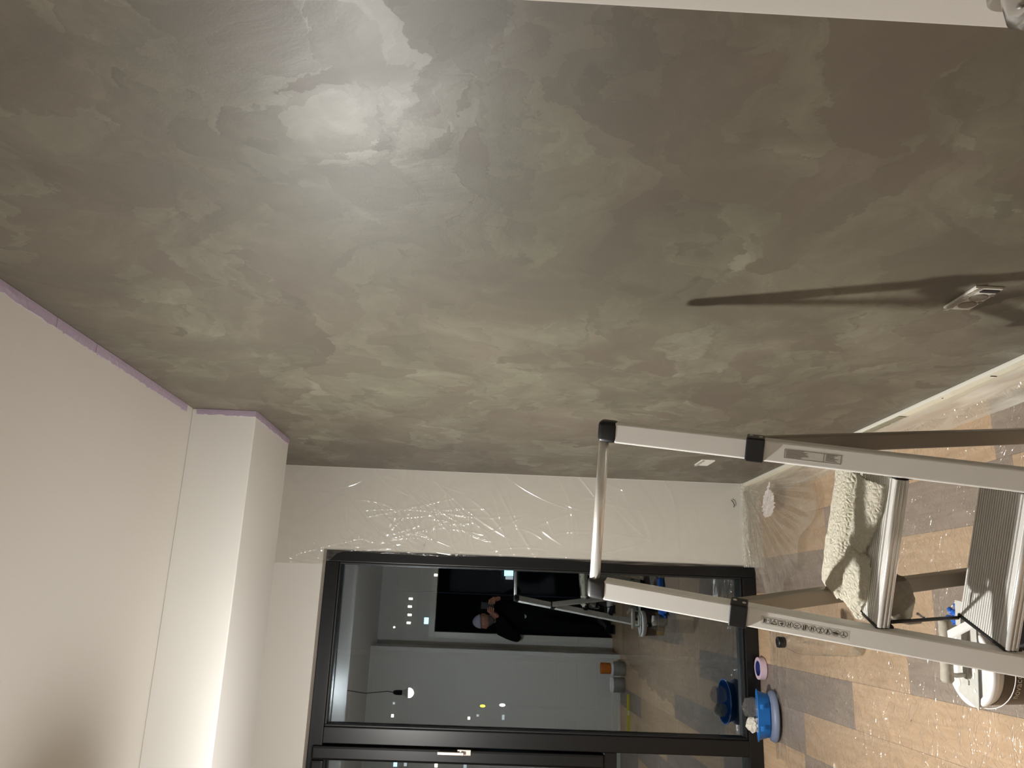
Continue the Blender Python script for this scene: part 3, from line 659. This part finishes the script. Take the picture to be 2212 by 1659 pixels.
def f_tail(u, v):
    ph_ = -2.2+u*4.4                      # a loop of cloth sagging below the platform
    a = -.172+.095*v+.002*nz(u*2, v*2, 3)
    return tuple(L(a, .165-.032*math.sin(ph_)*(1-.25*v)+.001*nz(u*2, v*2, 5), .545-.045*math.cos(ph_)*(1-.35*(2*v-1)**2)+.02*v+.001*nz(u*3, v*3, 8)))
cloth(f_tail, 36, 26, 'damp_rag', M['rag'], 'dark grey rag sagging below the ladder platform on the left', 'rag', .004)
b = bmesh.new(); tube(b, [L(-.170, .150, .575), L(-.185, .157, .55), L(-.192, .16, .51), L(-.186, .165, .485), L(-.172, .165, .48), L(-.165, .162, .495)], .0032, 10)
tag(link('wire_hook', b, M['chrome'], smooth=True), 'small chrome wire hook beside the grey rag under the platform', 'hook')

# ---------------------------------------------------------------- plastic films
# on the back wall, from the skirting up, its free edge bulging past the window reveal
nu, nv = 200, 640
U, V = np.meshgrid(np.linspace(0, 1, nu), np.linspace(0, 1, nv), indexing='ij')
Zf = .02 + 2.6*V
left = np.where(Zf > 2.34, .165+.02*np.sin(Zf*30), .238 + .008*np.sin(Zf*5) - .014*np.exp(-((Zf-.45)/.28)**2) - .016*np.exp(-((Zf-1.95)/.25)**2))
sm = 1/(1+np.exp(-(Zf-2.31)/.02)); left = (.238 - .010*np.exp(-((Zf-.45)/.28)**2)+.006*np.sin(Zf*6))*(1-sm) + .168*sm
Xf = left + (XR-.004-left)*U
H = creases(Xf, Zf, 60, .005, .005, .04, .22, (.24, .66, .3, 2.5), (1.1, .8), 3)
H += creases(Xf, Zf, 34, .006, .005, .05, .3, (.24, .50, 1.3, 2.1), (.9, .5), 4)
for k in range(13):                      # folds fanning out from the pinch point
    a = math.radians(20+k*11); px, pz = .265, 1.83
    s_ = (Xf-px)*math.cos(a-.5) + (Zf-pz)*math.sin(a-.5); d_ = -(Xf-px)*math.sin(a-.5) + (Zf-pz)*math.cos(a-.5)
    H += .005*np.exp(-(d_/(.004+.05*np.maximum(s_, 0)))**2)*np.exp(-(s_/.28)**2)*(s_ > 0)
H += creases(Xf, Zf, 40, .004, .005, .02, .09, (.17, .32, 2.1, 2.6), (.6, .6), 5)
H += .006*np.abs(np.sin(Xf*140+np.sin(Zf*9)*2))*np.exp(-((Xf-left)/.03)**2)
edge = np.exp(-((Xf-left)/.035)**2)
P = np.stack([Xf, YW-.004-H-.012*edge*(Zf < 2.3)*(1-np.abs(Zf-1.2)/2), Zf], -1)
P[..., 1] = np.where(Zf < .10, P[..., 1]-.018, P[..., 1])
o = link('protective_film', sheet(P), M['film_wall'], smooth=True); tag(o, 'clear plastic film taped over the wall right of the window', 'film')
# bunched film around the low skirting end
nu, nv = 60, 60
U, V = np.meshgrid(np.linspace(0, 1, nu), np.linspace(0, 1, nv), indexing='ij')
Xb = .238 + (.455)*U
prof = V
Yb = YW-.02 - .012*np.sin(prof*math.pi) - .055*np.clip((prof-.55)/.45, 0, 1)**2
Zb = .094*(1-prof)**.7 + .004
Hn = creases(U, V, 60, .006, .03, .05, .25, (0, 1, 0, 1), None, 8)
P = np.stack([Xb, Yb-Hn, Zb+.4*Hn], -1)
o = link('protective_film', sheet(P), M['film_edge'], smooth=True); tag(o, 'crinkled clear film wrapped over the short skirting below the film-covered wall', 'film')
# floor sheet
nu, nv = 260, 420
U, V = np.meshgrid(np.linspace(0, 1, nu), np.linspace(0, 1, nv), indexing='ij')
Yf = .25 + 3.955*V
ky = np.array([.2, .66, 1.2, 1.95, 2.5, 2.88, 3.2, 3.55, 3.9, 4.25]); kx = np.array([-.40, -.54, -.60, -.683, -.70, -.748, -.72, -.78, -.72, -.69])
lx = np.interp(Yf, ky, kx) + .015*np.sin(Yf*14)+.01*np.sin(Yf*31)
Xf = lx + (.655-lx)*U
Yf = Yf + .012*np.sin(U*9)*V
H = creases(Xf, Yf, 260, .004, .007, .03, .16, (-.8, .65, .3, 4.2), None, 21)
H += creases(Xf, Yf, 60, .006, .006, .05, .3, (-.75, .25, 4.0, 4.2), (0, .15), 22)
H += creases(Xf, Yf, 60, .006, .009, .05, .3, (-.8, -.2, 2.6, 4.1), (1.0, .5), 23)
for k in range(15):                      # folds fanning out of the far corner
    a = math.radians(182+k*6.0); px, py = .66, 4.26
    s_ = (Xf-px)*math.cos(a) + (Yf-py)*math.sin(a); d_ = -(Xf-px)*math.sin(a) + (Yf-py)*math.cos(a)
    H += .020*np.exp(-(d_/(.006+.03*np.maximum(s_, 0)))**2)*np.exp(-(s_/.62)**2)*(s_ > 0)
H += .035*np.clip((Yf-4.0)/.2, 0, 1)**2*(Xf > .2)
H += .02*np.clip((Xf-.58)/.07, 0, 1)**2
for d_ in (.0,): H += .008*np.exp(-((Xf-.53+.02*np.sin(Yf*3))/.008)**2)*(Yf < 3)
H = np.clip(H, 0, .05)
P = np.stack([Xf, Yf, .0035+H], -1)
# keep the sheet from poking through things standing on it
o = link('floor_film', sheet(P), M['film_floor'], smooth=True); tag(o, 'clear crinkled plastic dust sheet spread over the laminate floor', 'film')
# milky strip climbing to the right skirting
nu, nv = 20, 300
U, V = np.meshgrid(np.linspace(0, 1, nu), np.linspace(0, 1, nv), indexing='ij')
Yf = .80+3.48*V; Xs = .60+.074*U**.6; Zs = .006+.028*U+.030*U**4
H = creases(U*.1+.6, Yf, 50, .003, .006, .1, .4, (.6, .7, .8, 4.2), (1.57, .12), 31)
o = link('protective_film', sheet(np.stack([Xs-H, Yf, Zs+H], -1)), M['film_milky'], smooth=True); tag(o, 'milky film strip taped to the right skirting board', 'film')
# film pulled into folds that fan out of the far corner
nu, nv = 260, 34
U, V = np.meshgrid(np.linspace(0, 1, nu), np.linspace(0, 1, nv), indexing='ij')
rf = np.random.default_rng(17); ang = np.radians(180+90*U); rad = .03+(.30+.45*np.clip(U*3, 0, 1)+.07*np.sin(U*9)+.05*np.sin(U*23+1))*V
fold = sum(a_*np.sin(U*k_+p_) for a_, k_, p_ in ((1, 74, .3), (.8, 117, 1.7), (.6, 163, 4.1), (.5, 43, 2.2)))
Hh = np.clip(.5+.35*fold, 0, 1.4)*(.004+.020*np.clip(V*1.6, 0, 1))*np.clip((1-V)*4, 0, 1)
P = np.stack([.672+rad*np.cos(ang), np.minimum(4.285+rad*np.sin(ang), 4.285), .052+.032*(1-V)**3+Hh], -1)
o = link('protective_film', sheet(P), M['film_fan'], smooth=True); tag(o, 'milky film gathered in folds fanning out from the far room corner', 'film')
# torn scrap
nu, nv = 30, 40
U, V = np.meshgrid(np.linspace(0, 1, nu), np.linspace(0, 1, nv), indexing='ij')
r_ = np.random.default_rng(5); w0 = .058*np.sin(np.clip(V*1.1+.12, 0, 1)*math.pi)**.6 + .012*r_.normal(size=(1, nv)).repeat(nu, 0)*.5
Xs = .470+.17*V; Ys = 3.93 + (U-.5)*2*np.abs(w0)*1.5 - .05*V
H = creases(U, V, 20, .006, .04, .1, .4, (0, 1, 0, 1), None, 41)
o = link('torn_scrap', sheet(np.stack([Xs, Ys, .085+H], -1)), M['scrap'], smooth=True); tag(o, 'torn white paper scrap lying on the film near the far corner', 'scrap')

# small dark specks of dried plaster on the taped edges
for p, a, lab in (((XR-.0165, 2.10, .070), .018, 'dark angled plaster fleck on the cream skirting tape nearest the camera'), ((XR-.0165, 2.35, .075), .004, 'tiny dark fleck on the cream tape between the angled fleck and the grey smear'), ((XR-.0165, 3.28, .075), .006, 'small dark fleck on the cream tape just beyond the grey smear'), ((XR-.0165, 4.0, .07), .004, 'tiny dark fleck on the cream tape nearest the far corner')):
    b = bmesh.new(); box(b, p[0]-.0012, p[0], p[1]-.002, p[1]+.002, p[2]-a/2, p[2]+a/2, .0004)
    tag(link('plaster_fleck', b, M['dark_speck']), lab, 'fleck')
b = bmesh.new(); tube(b, [(.600, YW-.012, .150), (.588, YW-.014, .140), (.572, YW-.014, .134), (.560, YW-.013, .138)], .0022, 8)
tag(link('plaster_thread', b, M['dark_speck'], smooth=True), 'short dark curved fibre stuck on the film near the far corner', 'fibre')

# ---------------------------------------------------------------- things on the floor
# clear bottle
bc = Vector((-.105, 3.20, .006))
t = thing('plastic_bottle', 'tall clear plastic bottle with a black cap, standing left of the ladder', 'bottle', bc)
b = bmesh.new(); lathe(b, [(.030, 0), (.042, .004), (.045, .015), (.045, .075), (.043, .080), (.043, .092), (.045, .097), (.045, .235), (.040, .26), (.022, .292), (.016, .300), (.0155, .315)], bc, 40); link('bottle_body', b, M['bottle'], t, True)
b = bmesh.new(); lathe(b, [(.019, .300), (.021, .303), (.021, .327), (.019, .330)], bc, 32); link('cap', b, M['plastic_black'], t, True, label='glossy black screw cap')
b = bmesh.new(); lathe(b, [(.0455, .120), (.0458, .122), (.0458, .150), (.0455, .152)], bc, 40, cap=False); link('embossed_band', b, M['film_bag'], t, True)
b = bmesh.new(); lathe(b, [(.012, .002), (.030, .010), (.038, .012)], bc, 30, cap=False); link('base_ring', b, M['film_bag'], t, True)
# masking tape roll lying flat
bc = Vector((-.278, 4.334, .004))
t = thing('tape_roll', 'pale lilac masking tape roll with a blue core, lying flat by the window', 'tape', bc)
def ring(b, r0, r1, z0, z1, c, seg=40): lathe(b, [(r0, z0), (r1, z0), (r1, z1), (r0, z1), (r0, z0)], c, seg, cap=False)
b = bmesh.new(); ring(b, .038, .056, 0, .030, bc); bmesh.ops.recalc_face_normals(b, faces=b.faces); link('paper_roll', b, M['tape_roll'], t)
b = bmesh.new(); ring(b, .0365, .038, -.0005, .0305, bc); bmesh.ops.recalc_face_normals(b, faces=b.faces); link('core', b, M['tape_core'], t, label='dark blue cardboard core')
b = bmesh.new(); lathe(b, [(.036, .012), (.036, .014)], bc, 30); link('core_label', b, M['tape_core'], t)
b = bmesh.new(); box(b, bc.x-.012, bc.x+.028, bc.y-.010, bc.y+.012, bc.z+.0142, bc.z+.0152); link('yellow_mark', b, M['tape_sticker'], t, label='yellow printed mark')
# blue tub leaning towards the window
bc = Vector((-.490, 4.165, .010)); tl = Matrix.Rotation(math.radians(-15), 3, 'X')
t = thing('washing_tub', 'bright blue plastic tub with a clear bag and paper in it, by the window', 'tub', bc)
b = bmesh.new(); lathe(b, [(.086, .030), (.100, .034), (.116, .085), (.124, .088), (.125, .092), (.120, .093), (.112, .086), (.096, .042), (.0, .040)], bc, 48, 1.0, .62, tilt=tl, cap=False); link('tub_body', b, M['blue_tub'], t, True)
b = bmesh.new(); lathe(b, [(.085, .001), (.118, .003), (.124, .012), (.116, .030), (.098, .036), (.0, .037)], bc, 48, 1.0, .66, tilt=Matrix.Rotation(math.radians(-4), 3, 'X'), cap=False); link('tub_base', b, M['tub_base'], t, True, label='grey-blue lower dish')
for s in (-1, 1):
    b = bmesh.new(); box(b, bc.x+s*.05-.012, bc.x+s*.05+.012, bc.y-.082, bc.y-.070, bc.z+.090, bc.z+.104, .003); link('grip', b, M['blue_tub'], t)
b = bmesh.new(); ellipsoid(b, bc+Vector((.035, .020, .118)), (.048, .034, .045), 30, 20)
for v in b.verts: v.co += Vector((.006*nz(v.co.x*20, v.co.z*20, 1), .006*nz(v.co.y*25, v.co.z*18, 2), .006*nz(v.co.x*22, v.co.y*20, 3)))
tag(link('plastic_bag', b, M['film_bag'], smooth=True), 'crumpled clear plastic bag sticking out of the blue tub', 'bag')
b = bmesh.new(); bmesh.ops.create_icosphere(b, subdivisions=3, radius=1, matrix=Matrix.Translation(bc+Vector((-.045, .02, .108))) @ Matrix.Diagonal((.036, .03, .036, 1)))
for v in b.verts: v.co += Vector([random.uniform(-.006, .006) for _ in range(3)])
tag(link('crumpled_paper', b, M['paper']), 'crumpled off-white paper in the left part of the blue tub', 'paper')

# plaster bucket with lid
bc = Vector((-.115, 2.190, .006))
t = thing('plaster_bucket', 'cream plaster bucket with a white lid and a brown label, left of the ladder', 'bucket', bc)
b = bmesh.new(); lathe(b, [(.0, 0), (.092, 0), (.095, .004), (.104, .165), (.108, .168), (.108, .178), (.104, .180)], bc, 56, cap=False); link('bucket_body', b, M['bucket'], t, True)
b = bmesh.new(); lathe(b, [(.0995, .066), (.1048, .156)], bc, 56, cap=False); 
for v in b.verts: v.co = bc + (v.co-bc)*1.0
link('label', b, M['label_brown'], t, True, label='dark brown product label')
b = bmesh.new(); lathe(b, [(.0957, .004), (.0990, .063)], bc, 56, cap=False)
for v in b.verts: v.co = bc + Vector(((v.co-bc).x*1.006, (v.co-bc).y*1.006, (v.co-bc).z))
link('lower_label', b, M['label_ochre'], t, True, label='ochre label band')
b = bmesh.new(); lathe(b, [(.0, .188), (.090, .188), (.094, .193), (.107, .194), (.112, .190), (.113, .176), (.110, .174)], bc, 56, cap=False); link('lid', b, M['lid'], t, True, label='white snap-on lid')
view = Vector((0, 0, 1.5)) - bc; a0 = math.atan2(view.y, view.x)
b = bmesh.new()
for k in range(13):
    pass
lathe(b, [(.0, 0), (.024, 0), (.024, .001)], (0, 0, 0), 24, cap=False)
rotm = Matrix.Rotation(a0+.05, 3, 'Z') @ Matrix.Rotation(math.radians(88), 3, 'Y')
for v in b.verts: v.co = rotm @ v.co + bc + Vector((math.cos(a0+.05)*.1015, math.sin(a0+.05)*.1015, .070))
link('label_dot', b, M['label_pink'], t, label='rose round spot')
b = bmesh.new(); tube(b, [bc+Vector((math.cos(a0+q)*(.112+.012*math.sin((q+1.6)/3.2*math.pi)), math.sin(a0+q)*(.112+.012*math.sin((q+1.6)/3.2*math.pi)), .165-.028*math.sin((q+1.6)/3.2*math.pi))) for q in [(-1.6+3.2*i/24) for i in range(25)]], .0013, 8); link('bail_handle', b, M['lid'], t, True)
# lettering bent round the bucket
cu = bpy.data.curves.new('lettering', 'FONT'); cu.body = 'novacolor'; cu.size = .027; cu.extrude = .0004; cu.align_x = 'CENTER'; cu.resolution_u = 3
tmp = bpy.data.objects.new('lettering_tmp', cu); COL.objects.link(tmp); dg = bpy.context.evaluated_depsgraph_get(); dg.update()
me = bpy.data.meshes.new_from_object(tmp.evaluated_get(dg)); bpy.data.objects.remove(tmp)
for v in me.vertices:
    x, y, z = v.co; R = .1031 + z*.5 + y*.056; a = a0 - .38 + x/.103
    v.co = bc + Vector((math.cos(a)*R, math.sin(a)*R, .106+y))
me.materials.append(M['text_light']); o = bpy.data.objects.new('lettering', me); COL.objects.link(o); o.parent = t; o.matrix_parent_inverse = Matrix.Translation(-bc)
t.scale = (.93, .93, .93)

# plaster trowel on the lid
tc_ = Vector((-.078, 2.185, .1855)); ta = math.radians(-7); tx = Vector((math.cos(ta), math.sin(ta), 0)); ty = Vector((-math.sin(ta), math.cos(ta), 0))
t = thing('plastering_trowel', 'plaster-smeared steel trowel resting on the white bucket lid', 'trowel', tc_)
b = bmesh.new(); vs = []
for zz in (0, .0016):
    for q in ((-.140, -.046), (.130, -.050), (.130, .042), (-.112, .042)): vs.append(b.verts.new(tc_+tx*q[0]+ty*q[1]+Vector((0, 0, zz+.004))))
b.faces.new(vs[0:4][::-1]); b.faces.new(vs[4:8])
for k in range(4): b.faces.new((vs[k], vs[(k+1) % 4], vs[4+(k+1) % 4], vs[4+k]))
link('blade', b, M['smeared'], t)
b = bmesh.new(); obar(b, tc_-tx*.085+Vector((0, 0, .008)), tc_+tx*.095+Vector((0, 0, .008)), ty, UZ, .022, .006, .001)
for q in (-.06, .06): tube(b, [tc_+tx*q+Vector((0, 0, .008)), tc_+tx*(q*1.05)+Vector((0, 0, .035)), tc_+tx*(q*1.0)+Vector((0, 0, .055))], .006, 10)
link('shank', b, M['smeared'], t)
b = bmesh.new(); tube(b, [tc_+tx*q+Vector((0, 0, .060)) for q in (-.082, -.075, -.04, 0, .04, .075, .082)], .016, 16, rs=[.012, .017, .016, .0175, .016, .017, .012]); link('trowel_handle', b, M['stained_handle'], t, True, label='plaster stained grip')
b = bmesh.new()
for k in range(12):
    q = Vector((random.uniform(-.12, -.02), random.uniform(-.04, .04), 0)); ellipsoid(b, tc_+tx*q.x+ty*q.y+Vector((0, 0, .006)), (random.uniform(.004, .014), random.uniform(.003, .009), .002), 8, 5)
link('dried_plaster', b, M['paper'], t, kind='stuff')

# second small spreader, jar and gloves behind the rail
gc = Vector((.015, 2.46, .006))
def glove(c, ang, label, sc_=1.0):
    """limp nitrile glove: crumpled palm with five finger stubs, one mesh"""
    b = bmesh.new(); rm = Matrix.Rotation(ang, 3, 'Z')
    def add(p0, p1, r0, r1):
        n = 8; tube(b, [c + rm @ (Vector(p0).lerp(Vector(p1), i/(n-1))*sc_ + Vector((.004*math.sin(i*1.9+p0[1]*90), .004*math.cos(i*2.3+p0[1]*70), .003*math.sin(i*2.1)))) for i in range(n)], 1, 10, rs=[(r0+(r1-r0)*i/(n-1))*(1+.18*math.sin(i*2.4))*sc_ for i in range(n)])
    add((-.10, 0, .022), (.0, 0, .024), .030, .027)
    for k, (y, l, z) in enumerate(((-.027, .048, .016), (-.010, .062, .026), (.009, .058, .03), (.026, .044, .02))): add((-.005, y*.7, .022), (l, y*1.3, z), .011, .008)
    add((-.05, .025, .02), (-.01, .062, .016), .012, .008)
    return tag(link('rubber_glove', b, M['glove'], smooth=True), label, 'glove')
glove(gc+Vector((-.01, -.02, .01)), math.radians(75), 'crumpled blue rubber glove on the floor behind the trowel')
glove(gc+Vector((.15, -.16, 0)), math.radians(150), 'second blue rubber glove lying nearer, under the lower step', .9)
jc = Vector((-.085, 2.345, .006))
t = thing('small_jar', 'small plaster-stained cream jar beside the blue glove', 'jar', jc)
b = bmesh.new(); lathe(b, [(0, 0), (.034, 0), (.038, .004), (.038, .088), (.034, .092)], jc, 30, cap=False); link('jar_body', b, M['stained_handle'], t, True)
b = bmesh.new(); lathe(b, [(.040, .088), (.041, .090), (.041, .108), (.036, .112), (0, .113)], jc, 30, cap=False); link('jar_lid', b, M['bucket'], t, True)
kc = Vector((.005, 2.00, .21))
t = thing('putty_knife', 'white-handled putty knife sticking out of the black bucket', 'knife', kc)
b = bmesh.new(); obar(b, kc+Vector((-.005, .04, .03)), kc+Vector((.01, -.01, -.03)), (1, 0, 0), (0, .6, .8), .06, .0015); link('knife_blade', b, M['smeared'], t)
b = bmesh.new(); obar(b, kc+Vector((-.006, .045, .034)), kc+Vector((-.04, .10, .07)), (1, 0, 0), (0, .6, .8), .022, .014, .003); link('knife_handle', b, M['lid'], t)
# black bucket under the lower step
bc = Vector((.055, 1.975, .006))
t = thing('mixing_bucket', 'black rubber mixing bucket half hidden under the lower ladder step', 'bucket', bc)
b = bmesh.new(); lathe(b, [(0, 0), (.085, 0), (.088, .005), (.105, .17), (.111, .173), (.111, .182), (.104, .182), (.086, .012), (0, .010)], bc, 48, cap=False); link('bucket_body', b, M['dark_bucket'], t, True)
b = bmesh.new(); lathe(b, [(0, .10), (.09, .10), (.094, .102)], bc, 40, cap=False); link('wet_plaster', b, M['stained_handle'], t, True)

# ---------------------------------------------------------------- tins along the mirrored wall
def tin(c, r, h, mat, name, label, rim=True):
    c = Vector(c); t = thing(name, label, 'can', c)
    b = bmesh.new(); lathe(b, [(0, 0), (r*.94, 0), (r, .006), (r, h-.012), (r*.97, h-.008), (r*.97, h)], c, 36, cap=False); link('can_body', b, M[mat], t, True)
    b = bmesh.new(); lathe(b, [(r*1.03, h-.022), (r*1.05, h-.018), (r*1.05, h), (r*.95, h+.002), (r*.9, h-.004), (0, h-.004)], c, 36, cap=False); link('can_lid', b, M['lid' if rim else mat], t, True)
tin((-.60, .40, 0), .070, .15, 'can', 'plaster_can', 'stained pale can under the orange pot, seen mirrored in the window')
tin((-.60, .40, .152), .055, .10, 'orange', 'paint_pot', 'orange pot stacked on a stained can, seen mirrored in the window', False)
tin((-.76, .36, 0), .075, .14, 'can', 'plaster_can', 'stained open can left of the orange stack, seen mirrored in the window')
t = thing('spirit_level', 'yellow spirit level lying on bare boards, seen mirrored in the window', 'level', (-.98, .64, .002))
b = bmesh.new(); box(b, -1.16, -.82, .62, .655, .001, .022, .002); link('level_body', b, M['yellow'], t)
b = bmesh.new(); box(b, -1.01, -.97, .619, .656, .006, .018, .001); link('vial', b, M['lid'], t)

# ---------------------------------------------------------------- the photographer, seen only as a reflection
def skin_body(name, verts, edges, radii, mat, root, parent, sub=2):
    me = bpy.data.meshes.new(name); me.from_pydata([tuple(v) for v in verts], edges, []); o = bpy.data.objects.new(name, me); COL.objects.link(o)
    o.modifiers.new('s', 'SKIN').use_smooth_shade = True
    sv = me.skin_vertices[0].data if me.skin_vertices else None
    if sv is None:
        bpy.context.view_layer.objects.active = o; bpy.ops.mesh.customdata_skin_add(); sv = me.skin_vertices[0].data
    for i, r in enumerate(radii):
        sv[i].radius = (r, r) if not isinstance(r, tuple) else r
        sv[i].use_root = (i == root)
    s = o.modifiers.new('d', 'SUBSURF'); s.levels = sub; s.render_levels = sub
    dg = bpy.context.evaluated_depsgraph_get(); dg.update(); m2 = bpy.data.meshes.new_from_object(o.evaluated_get(dg)); bpy.data.objects.remove(o)
    m2.materials.clear(); m2.materials.append(M[mat])
    for p in m2.polygons: p.use_smooth = True; p.material_index = 0
    o = bpy.data.objects.new(name, m2); COL.objects.link(o)
    if parent: o.parent = parent; o.matrix_parent_inverse = pworld(parent).inverted()
    return o
PX, PY = -.125, -.36
person = thing('person', 'person in black clothes and a pale cap photographing with a phone, mirrored in the window', 'person', (PX, PY, 0))
V_ = {'pel': (PX, PY-.02, .86), 'sp1': (PX, PY-.02, 1.00), 'sp2': (PX-.005, PY-.03, 1.14), 'che': (PX-.01, PY-.03, 1.26), 'nec': (PX-.02, PY-.02, 1.335),
      'shL': (PX-.175, PY-.02, 1.275), 'elL': (PX-.25, PY+.09, 1.07), 'wrL': (-.135, -.135, 1.325),
      'shR': (PX+.175, PY-.02, 1.285), 'elR': (PX+.29, PY+.08, 1.09), 'wrR': (.055, -.135, 1.31),
      'hiL': (PX-.09, PY-.02, .82), 'knL': (PX-.10, PY+.02, .45), 'anL': (PX-.11, PY-.04, .09), 
      'hiR': (PX+.09, PY-.02, .82), 'knR': (PX+.10, PY+.02, .45), 'anR': (PX+.11, PY-.04, .09)}
ks = list(V_); R_ = {'pel': (.15, .11), 'sp1': (.145, .105), 'sp2': (.15, .105), 'che': (.15, .10), 'nec': .058, 'shL': .068, 'shR': .068, 'elL': .046, 'elR': .046, 'wrL': .034, 'wrR': .034,
      'hiL': .088, 'hiR': .088, 'knL': .062, 'knR': .062, 'anL': .045, 'anR': .045}
E_ = [('pel', 'sp1'), ('sp1', 'sp2'), ('sp2', 'che'), ('che', 'nec'), ('che', 'shL'), ('shL', 'elL'), ('elL', 'wrL'), ('che', 'shR'), ('shR', 'elR'), ('elR', 'wrR'), ('pel', 'hiL'), ('hiL', 'knL'), ('knL', 'anL'), ('pel', 'hiR'), ('hiR', 'knR'), ('knR', 'anR')]
skin_body('body', [V_[k] for k in ks], [(ks.index(a), ks.index(b_)) for a, b_ in E_], [R_[k] for k in ks], 'cloth_black', 0, person)
for s in (-1, 1):
    b = bmesh.new(); ellipsoid(b, (PX+s*.112, PY+.02, .045), (.048, .135, .045), 18, 12)
    for v in b.verts: v.co.z = max(.012, v.co.z)
    sh = link('shoe', b, M['cloth_black'], person, True)
    b = bmesh.new(); box(b, PX+s*.112-.046, PX+s*.112+.046, PY-.11, PY+.15, 0, .018, .008); link('shoe_sole', b, M['sole'], sh)
# head
hc_ = Vector((-.195, PY+.03, 1.475))
b = bmesh.new(); bmesh.ops.create_uvsphere(b, u_segments=36, v_segments=28, radius=1)
for v in b.verts:
    x, y, z = v.co; jaw = 1-.22*max(0, -z)**1.2
    f_ = 1.0
    dy = 0
    if y > 0:
        dy += .014*math.exp(-((x)/.16)**2-((z+.12)/.20)**2)*1.6       # nose
        dy -= .008*math.exp(-((abs(x)-.36)/.18)**2-((z-.06)/.14)**2)    # eye sockets
        dy += .006*math.exp(-(x/.35)**2-((z+.75)/.2)**2)              # chin
        dy += .005*math.exp(-(x/.7)**2-((z-.26)/.12)**2)              # brow
    v.co = Vector((x*.075*jaw, y*.095*jaw+dy, z*.118))
b2 = Matrix.Rotation(math.radians(-7), 3, 'Y')
for v in b.verts: v.co = hc_ + b2 @ v.co
tube(b, [(PX-.02, PY-.02, 1.325), (-.165, PY-.005, 1.38), (-.185, PY+.01, 1.42)], .05, 20, rs=[.055, .052, .052])
hd = link('head', b, M['skin'], person, True)
def hp(x, y, z): return hc_ + b2 @ Vector((x, y, z))
for s in (-1, 1):
    b = bmesh.new(); ellipsoid(b, hp(s*.074, -.004, -.004), (.010, .018, .031), 12, 8); link('ear', b, M['skin'], hd, True)
    b = bmesh.new(); ellipsoid(b, hp(s*.028, .082, .006), (.0125, .008, .007), 12, 8); link('eye', b, M['eye'], hd, True)
b = bmesh.new(); ellipsoid(b, hp(0, .093, -.058), (.023, .008, .006), 14, 8); link('mouth', b, M['lip'], hd, True)
b = bmesh.new(); bmesh.ops.create_uvsphere(b, u_segments=28, v_segments=16, radius=1)
bmesh.ops.delete(b, geom=[v for v in b.verts if v.co.z > -.30 or v.co.y < -.15], context='VERTS')
for v in b.verts: v.co = hp(v.co.x*.073*(1-.2*max(0, -v.co.z)), v.co.y*.096, v.co.z*.124)
link('beard', b, M['beard'], hd, True)
b = bmesh.new(); bmesh.ops.create_uvsphere(b, u_segments=32, v_segments=20, radius=1)
bmesh.ops.delete(b, geom=[v for v in b.verts if v.co.z < .30], context='VERTS')
for v in b.verts: v.co = hp(v.co.x*.084, v.co.y*.103, v.co.z*.130)
bmesh.ops.solidify(b, geom=b.faces[:], thickness=.003); cap = link('cap', b, M['cap'], hd, True)
b = bmesh.new(); bmesh.ops.create_circle(b, cap_ends=True, segments=24, radius=1)
for v in b.verts: v.co = hp(v.co.x*.058, .095+v.co.y*.045, .045-.01*v.co.x**2)
bmesh.ops.solidify(b, geom=b.faces[:], thickness=.003); link('cap_peak', b, M['cap'], cap)
b = bmesh.new()
for p, q in (((-.022, .002), (.020, .007)), ((-.012, -.008), (.014, -.006))): obar(b, (PX+p[0], PY+.0895, 1.01+p[1]), (PX+q[0], PY+.0895, 1.01+q[1]), (0, 0, 1), (0, 1, 0), .006, .003)
link('shirt_print', b, M['lid'], person, label='small white print on the sweater')
# phone, a thing of its own, held in both hands behind the lens
ph = thing('smartphone', 'black phone held upright in both hands, mirrored in the window', 'phone', (-.03, -.055, 1.45))
b = bmesh.new(); box(b, -.062, .012, -.062, -.052, 1.372, 1.518, .005); link('phone_body', b, M['plastic_black'], ph)
b = bmesh.new(); box(b, -.022, .008, -.052, -.050, 1.482, 1.514, .001); link('camera_bump', b, M['gasket'], ph)
def hand(side, wr, palm, grip):
    """palm, four curled fingers and a thumb grown as one skinned surface"""
    s = side; wr, palm = Vector(wr), Vector(palm); vs = [wr, wr.lerp(palm, .6), palm]; ed = [(0, 1), (1, 2)]; rd = [.026, (.032, .02), (.036, .018)]
    for k in range(4):
        base = palm + Vector((-s*.004, .012, .030-.020*k)); mid = base + Vector((s*.004, .030, .004)); mid2 = base + Vector((s*.030, .036, .004)); tip = base + Vector((s*(.052-.006*abs(k-1)), .030, .002))
        i = len(vs); vs += [base, mid, mid2, tip]; ed += [(2, i), (i, i+1), (i+1, i+2), (i+2, i+3)]; rd += [.010, .0095, .009, .0075]
    i = len(vs); vs += [palm+Vector((s*.012, -.022, .010)), palm+Vector((s*.034, -.030, .030)), palm+Vector((s*.050, -.028, .040))]; ed += [(1, i), (i, i+1), (i+1, i+2)]; rd += [.013, .011, .009]
    return skin_body('hand', vs, ed, rd, 'skin', 0, person, 1)
hand(1, (-.140, -.145, 1.318), (-.080, -.078, 1.405), 0)
hand(-1, (.065, -.148, 1.305), (.032, -.078, 1.395), 0)
